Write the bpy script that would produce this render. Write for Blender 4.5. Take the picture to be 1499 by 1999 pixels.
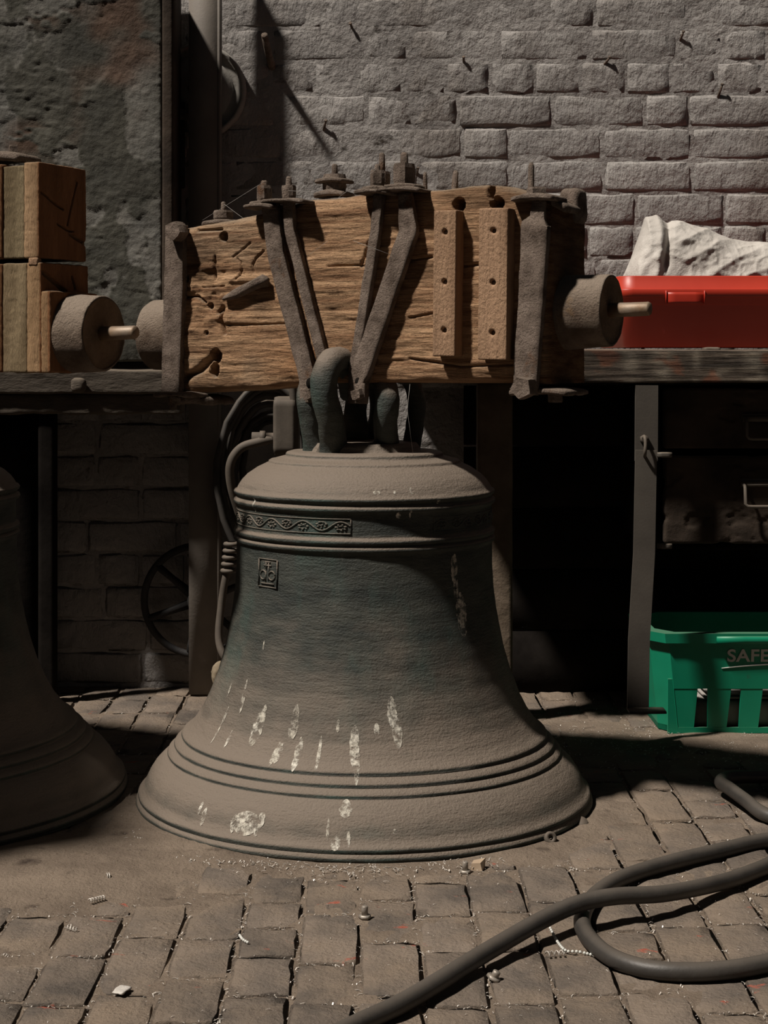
import bpy, bmesh, math, random
import numpy as np
from mathutils import Vector, Matrix
random.seed(7); RNG = np.random.default_rng(7)
for o in list(bpy.data.objects): bpy.data.objects.remove(o)
SC = bpy.context.scene; COL = SC.collection

# ------------------------------------------------------------------ camera, world, sun, exposure
F, HX, HY, H = 3300.0, 720.0, 690.0, 0.789      # focal length and vanishing point in pixels, eye height in metres
cd = bpy.data.cameras.new('camera'); cam = bpy.data.objects.new('camera', cd); COL.objects.link(cam)
cam.location = (0, 0, H); cam.rotation_euler = (math.pi/2, 0, 0)
cd.sensor_fit = 'VERTICAL'; cd.sensor_height = 36; cd.sensor_width = 27
cd.lens = F/1999*36; cd.shift_x = (749.5-HX)/1999; cd.shift_y = (HY-999.5)/1999
cd.clip_start = .05; SC.camera = cam
W = bpy.data.worlds.new('world'); SC.world = W; W.use_nodes = True
W.node_tree.nodes['Background'].inputs[0].default_value = (.80, .88, 1, 1)
W.node_tree.nodes['Background'].inputs[1].default_value = .019
sd = bpy.data.lights.new('sun', 'SUN'); sun = bpy.data.objects.new('sun', sd); COL.objects.link(sun)
sd.energy = 4.9; sd.angle = math.radians(3.6); sd.color = (1, .92, .83)
sun.rotation_euler = Vector((1, .60, -1.78)).to_track_quat('-Z', 'Y').to_euler(); sun.location = (-2, -1, 4)
SC.view_settings.view_transform = 'Standard'; SC.view_settings.look = 'None'
SC.view_settings.exposure = 0; SC.view_settings.gamma = 1; SC.view_settings.use_curve_mapping = False

# ------------------------------------------------------------------ helpers
def P(px, py, d): return Vector(((px-HX)*d/F, d, H-(py-HY)*d/F))

def vnoise(p, seed=0):
    i = np.floor(p).astype(np.int64); f = p-i; f = f*f*(3-2*f); out = 0
    for dx in (0, 1):
        for dy in (0, 1):
            for dz in (0, 1):
                h = (i[:, 0]+dx)*374761393+(i[:, 1]+dy)*668265263+(i[:, 2]+dz)*1274126177+seed*974711
                h = (h ^ (h >> 13))*1103515245; h = (h ^ (h >> 16)) & 0xffff
                w = (f[:, 0] if dx else 1-f[:, 0])*(f[:, 1] if dy else 1-f[:, 1])*(f[:, 2] if dz else 1-f[:, 2])
                out = out+w*h/65535.0
    return out*2-1
def fbm(p, sc=1, oct=4, seed=0):
    p = np.asarray(p, float)*np.asarray(sc, float); a = .5; s = 0
    for k in range(oct): s = s+a*vnoise(p*(2**k)+k*17.3, seed+k); a *= .5
    return s
def sstep(a, b, x):
    t = np.clip((x-a)/(b-a), 0, 1); return t*t*(3-2*t)

def tagm(o, label=None, cat=None, group=None, kind=None):
    if label: o['label'] = label
    if cat: o['category'] = cat
    if group: o['group'] = group
    if kind: o['kind'] = kind
    return o
def thing(name, label, cat, loc=(0, 0, 0), rz=0, group=None):
    o = bpy.data.objects.new(name, None); COL.objects.link(o); o.empty_display_size = .05
    o.location = loc; o.rotation_euler = (0, 0, rz)
    return tagm(o, label, cat, group)
def link(name, me, mat, parent=None):
    o = bpy.data.objects.new(name, me); COL.objects.link(o)
    if mat is not None and not me.materials: me.materials.append(mat)
    if parent: o.parent = parent
    return o
def meshdata(name, V, Fc, smooth=True, col=None):
    me = bpy.data.meshes.new(name)
    me.from_pydata(np.asarray(V, float).tolist(), [], Fc.tolist() if isinstance(Fc, np.ndarray) else Fc)
    if smooth: me.polygons.foreach_set('use_smooth', [True]*len(me.polygons))
    if col is not None:
        a = me.color_attributes.new('Col', 'FLOAT_COLOR', 'POINT')
        c = np.ones((len(V), 4)); c[:, :3] = col; a.data.foreach_set('color', c.ravel())
    me.update(); return me
def obj(name, VF, mat, parent=None, smooth=True, col=None):
    return link(name, meshdata(name, VF[0], VF[1], smooth, col), mat, parent)
def merge(*vfs):
    V = []; Fc = []; n = 0
    for v, f in vfs:
        v = np.asarray(v, float); V.append(v); Fc += [[i+n for i in q] for q in (f.tolist() if isinstance(f, np.ndarray) else f)]; n += len(v)
    return np.vstack(V), Fc

def rbox(dims, n=(4, 4, 4), r=.005, disp=None, loc=(0, 0, 0)):
    """rounded, subdivided box; disp(P,N)->offset along N (array) ; returns verts, faces"""
    h = np.array(dims, float)/2; n = np.array(n); keys = []; quads = []
    B = (n.max()+2)
    def key(a): return (a[..., 0]*B+a[..., 1])*B+a[..., 2]
    qs = []
    for ax in range(3):
        u, v = (ax+1) % 3, (ax+2) % 3
        for side in (0, 1):
            a = np.zeros((n[u]+1, n[v]+1, 3), np.int64)
            a[..., u] = np.arange(n[u]+1)[:, None]; a[..., v] = np.arange(n[v]+1)[None]; a[..., ax] = n[ax]*side
            k = key(a); q = np.stack([k[:-1, :-1], k[1:, :-1], k[1:, 1:], k[:-1, 1:]], -1).reshape(-1, 4)
            if not side: q = q[:, ::-1]
            qs.append(q)
    q = np.vstack(qs); uk, inv = np.unique(q, return_inverse=True); Fc = inv.reshape(-1, 4)
    L = np.stack([uk//(B*B), (uk//B) % B, uk % B], -1).astype(float)
    p = (L/n*2-1)*h; r = min(r, h.min()*.98)
    inner = np.clip(p, -(h-r), h-r); d = p-inner; ln = np.linalg.norm(d, axis=1)[:, None]; N = d/np.maximum(ln, 1e-9)
    p = inner+N*r
    if disp is not None: p = p+N*np.asarray(disp(p, N))[:, None]
    return p+np.array(loc), Fc

def tube(pts, rad, seg=10, rect=None, closed=False, caps=True, up=None, disp=0, seed=0, roll=0, sub=1):
    """sweep along pts; rad scalar/list; rect=(w,t) uses rectangular section (w along 'side', t along 'up')"""
    pts = [Vector(p) for p in pts]; n = len(pts)
    V = []; T = []
    for i in range(n):
        a = pts[(i-1) % n] if (closed or i > 0) else pts[i]; b = pts[(i+1) % n] if (closed or i < n-1) else pts[i]
        T.append((b-a).normalized())
    ref = Vector(up) if up is not None else (Vector((0, 0, 1)) if abs(T[0].z) < .9 else Vector((0, -1, 0)))
    nrm = (ref-T[0]*ref.dot(T[0])).normalized()
    if rect:
        w, t = rect; k = max(1, sub); sec = []
        c = [(-w/2, -t/2), (w/2, -t/2), (w/2, t/2), (-w/2, t/2)]
        for a, b in zip(c, c[1:]+c[:1]):
            for j in range(k): sec.append((a[0]+(b[0]-a[0])*j/k, a[1]+(b[1]-a[1])*j/k))
    else: sec = [(math.cos(2*math.pi*j/seg), math.sin(2*math.pi*j/seg)) for j in range(seg)]
    m = len(sec)
    for i in range(n):
        nrm = (nrm-T[i]*nrm.dot(T[i])).normalized() if up is None else (ref-T[i]*ref.dot(T[i])).normalized()
        side = T[i].cross(nrm).normalized()
        r = rad[i] if isinstance(rad, (list, tuple, np.ndarray)) else rad
        for a, b in sec: V.append(pts[i]+(side*a+nrm*b)*r)
    Fc = []
    for i in range(n if closed else n-1):
        for j in range(m):
            Fc.append([i*m+j, i*m+(j+1) % m, ((i+1) % n)*m+(j+1) % m, ((i+1) % n)*m+j])
    if caps and not closed: Fc.append(list(range(m))[::-1]); Fc.append([(n-1)*m+j for j in range(m)])
    V = np.array([tuple(v) for v in V])
    if disp:
        o = np.stack([fbm(V, 60, 3, seed+s) for s in (1, 2, 3)], -1); V = V+o*disp
    return V, Fc
def resample(pts, n):
    """Catmull-Rom through pts"""
    p = [Vector(x) for x in pts]; p = [p[0]*2-p[1]]+p+[p[-1]*2-p[-2]]; out = []
    for i in range(1, len(p)-2):
        for k in range(n):
            t = k/n; a, b, c, d = p[i-1], p[i], p[i+1], p[i+2]
            out.append(.5*((2*b)+(c-a)*t+(2*a-5*b+4*c-d)*t*t+(3*b-a-3*c+d)*t**3))
    out.append(p[-2]); return out
def lathe(prof, seg=64, loc=(0, 0, 0), axis='z', cap=False):
    V = []; Fc = []; m = len(prof)
    for j in range(seg):
        a = 2*math.pi*j/seg; c, s = math.cos(a), math.sin(a)
        for r, z in prof: V.append((r*c, r*s, z))
    for j in range(seg):
        k = (j+1) % seg
        for i in range(m-1): Fc.append([j*m+i, k*m+i, k*m+i+1, j*m+i+1])
    if cap: Fc.append([j*m for j in range(seg)][::-1]); Fc.append([j*m+m-1 for j in range(seg)])
    V = np.array(V)
    if axis == 'x': V = V[:, [2, 0, 1]]
    if axis == 'y': V = V[:, [1, 2, 0]]
    return V+np.array(loc), Fc
def xf(vf, M):
    V = np.asarray(vf[0], float); M = np.array(M); return V@M[:3, :3].T+M[:3, 3], vf[1]
def place(vf, loc=(0, 0, 0), rot=(0, 0, 0)):
    from mathutils import Euler
    return xf(vf, Matrix.Translation(loc)@Euler(rot).to_matrix().to_4x4())

# ------------------------------------------------------------------ materials
def nn(t, typ, **kw):
    n = t.nodes.new(typ)
    for k, v in kw.items(): setattr(n, k, v)
    return n
def material(name, c1, c2, scale=8, rough=.8, stretch=(1, 1, 1), coord='obj', bump=None, bump2=None, dust=None, attr=False,
             contrast=(.35, .65), spec=.3, metal=0, rnd=0, spots=None, spots2=None, detail=6, alpha=None):
    m = bpy.data.materials.new(name); m.use_nodes = True; t = m.node_tree; L = t.links.new
    b = t.nodes['Principled BSDF']; b.inputs['Roughness'].default_value = rough
    b.inputs['Specular IOR Level'].default_value = spec; b.inputs['Metallic'].default_value = metal
    geo = nn(t, 'ShaderNodeNewGeometry'); tc = nn(t, 'ShaderNodeTexCoord')
    src = geo.outputs['Position'] if coord == 'world' else tc.outputs['Object']
    mp = nn(t, 'ShaderNodeMapping'); mp.inputs['Scale'].default_value = stretch; L(src, mp.inputs[0])
    def noise(sc, det=detail, vec=mp.outputs[0], ro=.6):
        n = nn(t, 'ShaderNodeTexNoise'); n.inputs['Scale'].default_value = sc; n.inputs['Detail'].default_value = det
        n.inputs['Roughness'].default_value = ro; L(vec, n.inputs['Vector']); return n.outputs['Fac']
    def mr(v, a, c, lo=0, hi=1):
        n = nn(t, 'ShaderNodeMapRange'); n.inputs[1].default_value = a; n.inputs[2].default_value = c
        n.inputs[3].default_value = lo; n.inputs[4].default_value = hi; L(v, n.inputs[0]); return n.outputs[0]
    def mix(f, a, c, mode='MIX'):
        n = nn(t, 'ShaderNodeMix', data_type='RGBA', blend_type=mode)
        if isinstance(f, (int, float)): n.inputs[0].default_value = f
        else: L(f, n.inputs[0])
        for i, x in ((6, a), (7, c)):
            if isinstance(x, tuple): n.inputs[i].default_value = (*x, 1)
            else: L(x, n.inputs[i])
        return n.outputs[2]
    def mul(a, c, op='MULTIPLY'):
        n = nn(t, 'ShaderNodeMath', operation=op)
        for i, x in ((0, a), (1, c)):
            if isinstance(x, (int, float)): n.inputs[i].default_value = x
            else: L(x, n.inputs[i])
        n.use_clamp = True; return n.outputs[0]
    nf = noise(scale); f = mr(nf, *contrast); colr = mix(f, c1, c2)
    if attr:
        a = nn(t, 'ShaderNodeAttribute'); a.attribute_name = 'Col'
        colr = mix(1, colr, a.outputs['Color'], 'MULTIPLY')
    if rnd:
        oi = nn(t, 'ShaderNodeObjectInfo'); g = mr(oi.outputs['Random'], 0, 1, 1-rnd, 1+rnd)
        cmb = nn(t, 'ShaderNodeCombineColor'); [L(g, cmb.inputs[i]) for i in range(3)]
        colr = mix(1, colr, cmb.outputs[0], 'MULTIPLY')
    for sp in (spots, spots2):
        if sp:
            c, sc, a, e = sp[:4]; st = sp[4] if len(sp) > 4 else (1, 1, 1)
            m2 = nn(t, 'ShaderNodeMapping'); m2.inputs['Scale'].default_value = st; L(src, m2.inputs[0])
            colr = mix(mr(noise(sc, 5, m2.outputs[0]), a, e), colr, c)
    if dust:
        c, lo, hi, amt = dust
        sx = nn(t, 'ShaderNodeSeparateXYZ'); L(geo.outputs['Normal'], sx.inputs[0])
        dn = noise(14, 6, src); add = nn(t, 'ShaderNodeMath', operation='MULTIPLY_ADD')
        L(dn, add.inputs[0]); add.inputs[1].default_value = .5; L(sx.outputs[2], add.inputs[2])
        fac = mul(mr(add.outputs[0], lo+.25, hi+.25), amt); colr = mix(fac, colr, c)
    L(colr, b.inputs['Base Color'])
    prev = None
    for bp in (bump, bump2):
        if bp:
            sc, strg, dist = bp[:3]; st = bp[3] if len(bp) > 3 else stretch
            m2 = nn(t, 'ShaderNodeMapping'); m2.inputs['Scale'].default_value = st; L(src, m2.inputs[0])
            n = nn(t, 'ShaderNodeBump'); n.inputs['Strength'].default_value = strg; n.inputs['Distance'].default_value = dist
            L(noise(sc, 8, m2.outputs[0], .62), n.inputs['Height'])
            if prev: L(prev, n.inputs['Normal'])
            prev = n.outputs[0]
    if prev: L(prev, b.inputs['Normal'])
    if alpha:
        L(mr(noise(alpha[0], 6, src, .75), alpha[1], alpha[2]), b.inputs['Alpha'])
    return m

DUST = (.26, .205, .155)
MT = {}
MT['bell'] = material('bell_bronze', (.022, .027, .024), (.062, .066, .055), 9, .6, (1, 1, 3), bump=(30, .6, .005, (1, 1, 5)), bump2=(230, .8, .0028, (1, 1, 1.4)),
                      dust=((.190, .153, .120), .12, .56, .95), spec=.35, spots=((.048, .082, .070), 5, .54, .72, (1.5, 1.5, .6)), spots2=((.15, .14, .12), 26, .66, .80, (1, 1, .15)))
MT['iron'] = material('rusty_iron', (.15, .112, .088), (.38, .30, .245), 30, .92, bump=(150, 1, .010), bump2=(330, 1, .006), dust=((.27, .215, .17), .2, .9, .8), spec=.12,
                      spots=((.20, .095, .045), 18, .62, .74))
MT['beam'] = material('old_oak', (.23, .122, .066), (.66, .445, .275), 9, .85, (.45, 2, 11), bump=(24, 1, .010, (.35, 1, 6)), bump2=(120, 1, .007, (.35, 1, 3)),
                      dust=((.27, .21, .15), .45, .9, .85), attr=True, spec=.12, contrast=(.3, .7))
MT['block'] = material('pale_timber', (.22, .132, .078), (.41, .26, .163), 8, .85, (4, 4, .25), bump=(40, .8, .005, (3, 3, .3)), bump2=(200, .9, .0045, (1, 1, .6)), spec=.12, spots=((.06, .04, .03), 9, .70, .80, (2, 2, 2)))
MT['lambeam'] = material('new_timber', (.24, .175, .115), (.47, .365, .26), 7, .85, (3.5, 3.5, .4), bump=(40, .8, .005, (3, 3, .3)), bump2=(220, .9, .004), spec=.15, attr=True, dust=((.27, .21, .15), .5, .9, .8))
MT['endgrain'] = material('end_grain', (.19, .085, .035), (.30, .145, .065), 10, .85, bump=(60, .6, .002), bump2=(220, .5, .001), spec=.12)
MT['trun'] = material('dusty_gudgeon', (.12, .085, .062), (.25, .195, .15), 18, .92, bump=(110, .9, .006), bump2=(300, .9, .004), dust=((.29, .235, .185), .0, .7, .9), spec=.15, spots=((.24, .13, .045), 16, .6, .74))
MT['trunend'] = material('cracked_end_grain', (.13, .085, .055), (.25, .175, .115), 14, .9, bump=(40, .9, .004), bump2=(160, .7, .002), spec=.12)
MT['pin'] = material('worn_pin', (.20, .115, .055), (.27, .21, .155), 30, .55, bump=(150, .4, .001), spec=.5, metal=.3, dust=((.24, .19, .15), .3, .9, .5))
MT['wall'] = material('white_paint_brick', (.27, .253, .24), (.395, .372, .352), 4, .8, coord='world', bump=(11, .9, .022, (1, 1, 1)), bump2=(44, .9, .010, (1.35, 1, .7)), spec=.2, rnd=.03,
                      spots=((.07, .06, .05), 8.5, .69, .76, (1, 1, 1.5)), spots2=((.22, .195, .175), 2.2, .5, .72, (2.2, 1, .6)))
MT['mortar'] = material('white_paint_mortar', (.245, .228, .215), (.375, .353, .334), 5, .85, coord='world', bump=(14, .9, .018), bump2=(60, .7, .006), spec=.15, spots=((.05, .04, .032), 11, .60, .70, (1, 1, 1.8)))
MT['pier'] = material('peeling_paint', (.75, .75, .72), (1.15, 1.12, 1.05), 10, .75, bump=(40, .5, .004), bump2=(160, .45, .0018), attr=True, spec=.3)
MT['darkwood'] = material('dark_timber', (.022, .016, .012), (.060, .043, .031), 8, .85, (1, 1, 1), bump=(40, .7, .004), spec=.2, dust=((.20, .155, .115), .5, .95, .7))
MT['postwood'] = material('dusty_post_timber', (.10, .075, .052), (.17, .13, .095), 12, .9, bump=(60, .7, .004), spec=.15)
MT['bench'] = material('bench_timber', (.020, .016, .013), (.085, .064, .047), 10, .8, (.4, 1, 14), bump=(24, 1, .010, (.3, 1, 6.5)), bump2=(120, .6, .002, (.4, 1, 3)), spec=.2,
                       dust=((.17, .13, .10), .4, .9, .8), attr=True)
MT['ledge'] = material('ledge_timber', (.050, .040, .031), (.115, .095, .075), 8, .85, (.5, 1, 2), bump=(30, .9, .006, (.6, 1, 1.6)), bump2=(130, .6, .002), spec=.2, dust=((.16, .13, .10), .3, .9, .8))
MT['poststeel'] = material('dusty_post_steel', (.12, .105, .09), (.19, .165, .14), 5, .65, bump=(160, .3, .0015), spec=.3)
MT['steel'] = material('dusty_grey_steel', (.058, .050, .042), (.088, .077, .064), 6, .6, bump=(200, .25, .001), spec=.35, dust=((.2, .16, .12), .3, .9, .8))
MT['cast'] = material('cast_iron_black', (.020, .019, .020), (.04, .037, .034), 20, .7, bump=(120, .5, .002), spec=.3)
MT['cable'] = material('black_cable', (.030, .027, .024), (.06, .053, .046), 12, .6, bump=(90, .3, .001), spec=.4, dust=((.17, .135, .10), .2, 1, .7))
MT['conduit'] = material('dusty_conduit', (.075, .062, .05), (.12, .10, .08), 12, .7, bump=(90, .3, .001), spec=.3, dust=((.17, .135, .105), .3, .95, .5))
MT['hose'] = material('black_rubber_hose', (.024, .022, .020), (.054, .048, .042), 10, .5, bump=(140, .35, .0012), spec=.45, dust=((.14, .118, .096), .5, 1.2, .6))
MT['red'] = material('red_plastic', (.40, .030, .015), (.48, .042, .020), 4, .42, spec=.45, bump=(200, .06, .0006), dust=((.30, .12, .08), .8, 1.1, .5))
MT['green'] = material('green_plastic', (.002, .20, .105), (.004, .26, .14), 5, .45, spec=.45, bump=(120, .08, .0008), dust=((.12, .16, .11), .5, 1.1, .7), spots=((.03, .10, .06), 30, .70, .80))
MT['white'] = material('white_print', (.55, .56, .52), (.62, .62, .58), 20, .6)
MT['sack'] = material('woven_white_sack', (.42, .39, .355), (.60, .565, .52), 9, .65, bump=(40, .5, .006), bump2=(300, .5, .002), spec=.3)
MT['card'] = material('pale_card', (.24, .22, .20), (.36, .335, .31), 8, .8, bump=(60, .2, .001))
MT['brick'] = material('floor_paver', (.105, .088, .074), (.215, .172, .135), 7, .85, coord='world', bump=(26, .8, .009), bump2=(150, .9, .005), spec=.22, rnd=.14,
                       spots=((.225, .175, .13), 5, .45, .66), spots2=((.36, .10, .065), 12, .655, .70, (1, 1.6, 1)))
MT['dust'] = material('floor_dust', (.15, .117, .09), (.225, .178, .136), 9, .95, coord='world', bump=(40, .8, .008), bump2=(190, .9, .004), spec=.1, spots=((.06, .045, .036), 16, .62, .74))
MT['swarf'] = material('bright_swarf', (.22, .19, .16), (.80, .75, .68), 90, .35, coord='world', spec=.7, metal=.1)
MT['shav'] = material('bolt_steel', (.20, .17, .14), (.42, .38, .33), 40, .5, spec=.5, metal=.4, bump=(200, .4, .001))
MT['chip'] = material('wood_chip', (.30, .22, .15), (.40, .31, .22), 30, .8)
MT['chalk'] = material('chalk_droppings', (.50, .46, .38), (.66, .63, .55), 30, .85, bump=(200, .5, .001), alpha=(75, .44, .62))
MT['web'] = material('cobweb_silk', (.35, .33, .30), (.40, .38, .35), 30, .6)
MT['foam'] = material('yellow_foam', (.17, .135, .09), (.26, .21, .145), 30, .9, bump=(90, .6, .003))
MT['black'] = material('black_board', (.006, .005, .0045), (.013, .011, .0095), 10, .95, bump=(30, .4, .003), spec=.03)  # near-black, almost matt board colour
MT['blue'] = material('round_iron_plate', (.20, .185, .165), (.34, .32, .29), 8, .75, bump=(60, .5, .003), spots=((.05, .04, .035), 9, .6, .7))

# ------------------------------------------------------------------ floor
WY = 4.0                                                   # front of the back wall
def floor_base():
    xs = np.linspace(-1.7, 1.7, 190); ys = np.linspace(1.5, 4.1, 150)
    X, Y = np.meshgrid(xs, ys, indexing='ij'); p = np.stack([X.ravel(), Y.ravel(), 0*X.ravel()], -1)
    z = -.0034+.004*fbm(p, 9, 4, 3)+.002*fbm(p, 60, 3, 5)
    d1 = np.exp(-(((p[:, 0]+.47)/.20)**2+((p[:, 1]-2.62)/.17)**2)); z += .0125*d1       # drift of dust by the left bell
    d2 = np.exp(-(((p[:, 1]-3.45)/.17)**2))*sstep(.3, .5, p[:, 0]); z += .0125*d2*(.7+.6*fbm(p, 14, 4, 9))    # dirt in front of the crate
    ang = np.hypot(p[:, 0], p[:, 1]-3.0); z += .008*np.exp(-((ang-.40)/.05)**2)*sstep(3.1, 2.9, p[:, 1])
    p[:, 2] = z; n = len(ys); i = np.arange(len(xs)-1)[:, None]*n+np.arange(n-1)[None]
    return p, np.stack([i, i+n, i+n+1, i+1], -1).reshape(-1, 4)
floor = tagm(obj('floor', floor_base(), MT['dust']), 'dusty floor of worn brick pavers with grit in the joints', kind='structure')

def brick_variant(seed, dims=(1, 1), th=.05, dome=.003, real=(.08, .145), e1=.0045, e2=.008, ins=.0048):
    """unit sized brick, bevelled, worn top; x,y scaled by the object"""
    a, b = real; ea = ins/a; xs = [-.5, -.5+ea, -.22, .02, .24, .5-ea, .5]; eb = ins/b; ys = [-.5, -.5+eb, -.25, 0, .22, .5-eb, .5]
    r = random.Random(seed); V = []; Fc = []; n = len(xs)
    for i, x in enumerate(xs):
        for j, y in enumerate(ys):
            ed = (i in (0, n-1))+(j in (0, n-1))
            z = 0 if ed == 0 else (-e1 if ed == 1 else -e2)
            z += dome*(r.random()-.5) - (.0012 if i in (1, n-2) or j in (1, n-2) else 0)
            jx = (r.random()-.5)*.004/a; jy = (r.random()-.5)*.005/b
            if ed == 2: x2, y2 = x*.95+jx*.3, y*.96+jy*.3
            else: x2, y2 = x+jx*(.6 if ed else 1), y+jy*(.6 if ed else 1)
            V.append((x2, y2, z))
    for i in range(n-1):
        for j in range(n-1): Fc.append([i*n+j, (i+1)*n+j, (i+1)*n+j+1, i*n+j+1])
    ring = [i*n for i in range(n)]+[(n-1)*n+j for j in range(1, n)]+[i*n+n-1 for i in range(n-2, -1, -1)]+[j for j in range(n-2, 0, -1)]
    k = len(V)
    for q in ring: V.append((V[q][0], V[q][1], -th))
    for i in range(len(ring)): Fc.append([ring[i], k+i, k+(i+1) % len(ring), ring[(i+1) % len(ring)]])
    return meshdata('paver', V, Fc)
PV = []
for s in range(12):
    me = brick_variant(s, e1=.0026, e2=.0050, dome=.0035); me.materials.append(MT['brick']); PV.append(me)
rows = []; rb = random.Random(4)
for k in range(-16, 17):
    x = -.0138+.0405+k*.081; y = 1.72+rb.random()*.1
    while y < 4.02:
        ln = rb.choice([.105, .135, .145, .15, .16, .19])*(.94+.12*rb.random())
        yc = y+ln/2
        if abs((x+.0)*F/yc+HX-749) < 749+90/yc*3 and yc > 1.86: rows.append((yc, x, ln))
        y += ln+.004
rows.sort(); JOINT = []
for i, (yc, x, ln) in enumerate(rows):
    JOINT.append((x, yc, ln))
    xw = x+.0025*math.sin(yc*9+x*7)+.010*math.sin(yc*2.1+1)*0
    loc = (xw, yc, (rb.random()-.5)*.0035); rot = ((rb.random()-.5)*.018, (rb.random()-.5)*.025, (rb.random()-.5)*.045); scl = ((.0795*(.97+.04*rb.random())), ln*.993, 1)
    if i < 298:
        o = bpy.data.objects.new('paver', PV[rb.randrange(12)]); COL.objects.link(o); o.parent = floor
        o.location, o.rotation_euler, o.scale = loc, rot, scl
    else:
        rows[i] = (loc, rot, scl)
far = [r for r in rows[298:]]
if far:
    from mathutils import Euler
    vf = []
    for i, (loc, rot, scl) in enumerate(far):
        me = PV[i % 12]; v = np.array([tuple(q.co) for q in me.vertices])*np.array(scl)
        vf.append(place((v, [list(p.vertices) for p in me.polygons]), loc, rot))
    tagm(obj('far_pavers', merge(*vf), MT['brick'], floor), kind='stuff')

# ------------------------------------------------------------------ back wall of painted brick
def wall_base():
    xs = np.linspace(-1.6, 1.6, 150); zs = np.linspace(-.02, 1.9, 100)
    X, Z = np.meshgrid(xs, zs, indexing='ij'); p = np.stack([X.ravel(), 0*X.ravel()+WY+.0030, Z.ravel()], -1)
    px_ = HX+p[:, 0]*F/WY; py_ = HY-(p[:, 2]-H)*F/WY; fill = np.maximum(sstep(980, 700, px_)*sstep(900, 500, py_), sstep(230, 130, py_))
    p[:, 1] -= .0022*fill+.0016*fbm(p, 7, 4, 21)+.0022*fbm(p, (34, 34, 22), 3, 22); n = len(zs); i = np.arange(len(xs)-1)[:, None]*n+np.arange(n-1)[None]
    return p, np.stack([i, i+1, i+n+1, i+n], -1).reshape(-1, 4)
wall = tagm(obj('wall_back', wall_base(), MT['mortar']), 'rough brick wall thick with old white paint', kind='structure')
WV = []
for s in range(12):
    me = brick_variant(100+s, th=.03, dome=.0030, real=(.21, .07), e1=.0034, e2=.0055, ins=.0055); 
    me.materials.append(MT['wall']); WV.append(me)
course = 64*WY/F; zref = P(0, 312, WY).z; cnt = 0; wb = random.Random(9)
for k in range(-18, 6):
    z0 = zref+k*course; zc = z0+course/2
    if zc < 0 or zc > 1.68: continue
    x = -.98+(.11 if k % 2 else 0)+wb.random()*.03
    head = (k % 5 == 2)
    while x < 1.0:
        ln = (.104 if (head or wb.random() < .22) else .214)*(.96+.08*wb.random())
        xc = x+ln/2; px = HX+xc*F/WY; py = HY-(zc-H)*F/WY
        hid = (HX-610 < -1) or (py > 760 and px > 440) or (py < 700 and px < 300)
        if not hid:
            proud = .0020+.0016*(wb.random()-.5)
            o = bpy.data.objects.new('brick', WV[wb.randrange(12)]); COL.objects.link(o); o.parent = wall; cnt += 1
            o.location = (xc, WY-proud+.002, zc); o.rotation_euler = (math.pi/2+(wb.random()-.5)*.02, (wb.random()-.5)*.012, (wb.random()-.5)*.012)
            o.scale = (ln-.004, course*.965, 1)
        x += ln+.002
print('wall bricks', cnt, 'pavers', len(rows))

# pegs and nails in the wall
def nail(px, py, tipx, tipy, out, r, label, mat='iron', name='wall_nail', cat='nail'):
    out *= 1 if name == 'wall_peg' else .32
    b = P(px, py, WY-.002); t = P(tipx, tipy, WY-out); dirv = (t-b).normalized()
    root = thing(name, label, cat, b)
    o = [Vector((0, 0, 0))-dirv*.012, (t-b)*.5, t-b]
    obj('shank', tube([o[0], o[1], o[2]], [r*1.15, r, r*.9], 8, disp=r*.25, seed=int(px)), MT[mat], root)
    hd = (t-b); obj('head', tube([hd-dirv*.0005, hd+dirv*r*.8], r*(1.5 if name == 'wall_nail' else .92), 8), MT[mat], root)
nail(530, 128, 517, 72, .085, .0085, 'thick rusty iron peg sticking up out of the wall beside the steel post', name='wall_peg', cat='peg')
for a in ((1404, 182, 1410, 165, .03, .0028, 'bent rusty nail alone at the right side of the white wall'),
          (633, 248, 636, 236, .035, .0030, 'rusty nail in the white wall above the left strap bolts'),
          (686, 52, 684, 46, .03, .0028, 'short nail in the top mortar joint, right of the thick peg'),
          (1330, 72, 1334, 62, .03, .0026, 'thin nail near the top right of the white wall'),
          (1184, 120, 1190, 112, .024, .0030, 'blunt nail in a hole in the white wall, straight above the wooden blocks'),
          (905, 118, 905, 112, .024, .0028, 'small nail between two dark holes on the middle of the white wall'),
          (815, 335, 816, 328, .02, .0024, 'little nail in the wall just behind the strap studs')): nail(*a)

# ------------------------------------------------------------------ pier with peeling paint, its trim, ledge and post
def pier():
    d = 3.83; x0, x1 = P(-140, 0, d).x, P(316, 0, d).x; z0, z1 = .77, 1.63
    def dsp(p, N):
        f = np.abs(N[:, 1]) > .7
        a = fbm(p, (9, 9, 7), 5, 31); b = fbm(p, (6, 6, 14), 4, 35)
        return f*(.003*fbm(p, 30, 3, 2)+.0016*sstep(.05, .075, a)+.0014*sstep(.12, .14, b)+.0015*fbm(p, 120, 3, 8))
    V, Fc = rbox((x1-x0, .16, z1-z0), (130, 6, 260), .006, dsp); a = fbm(V, (9, 9, 7), 5, 31); b = fbm(V, (6, 6, 14), 4, 35); c = fbm(V, 4, 4, 40)
    base = np.array([.062, .060, .050]); col = np.repeat(base[None], len(V), 0)*(1+.5*c[:, None])
    pale = np.array([.17, .165, .155]); m = sstep(.09, .05, a)*sstep(-.25, .1, c)*.85; col = col*(1-m[:, None])+pale*m[:, None]
    rust = np.array([.10, .055, .035]); m = sstep(.14, .10, b)*sstep(.1, .3, fbm(V, 5, 3, 44))*.8; col = col*(1-m[:, None])+rust*m[:, None]
    V = V+np.array([(x0+x1)/2, d+.08, (z0+z1)/2]); return V, Fc, col
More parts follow.
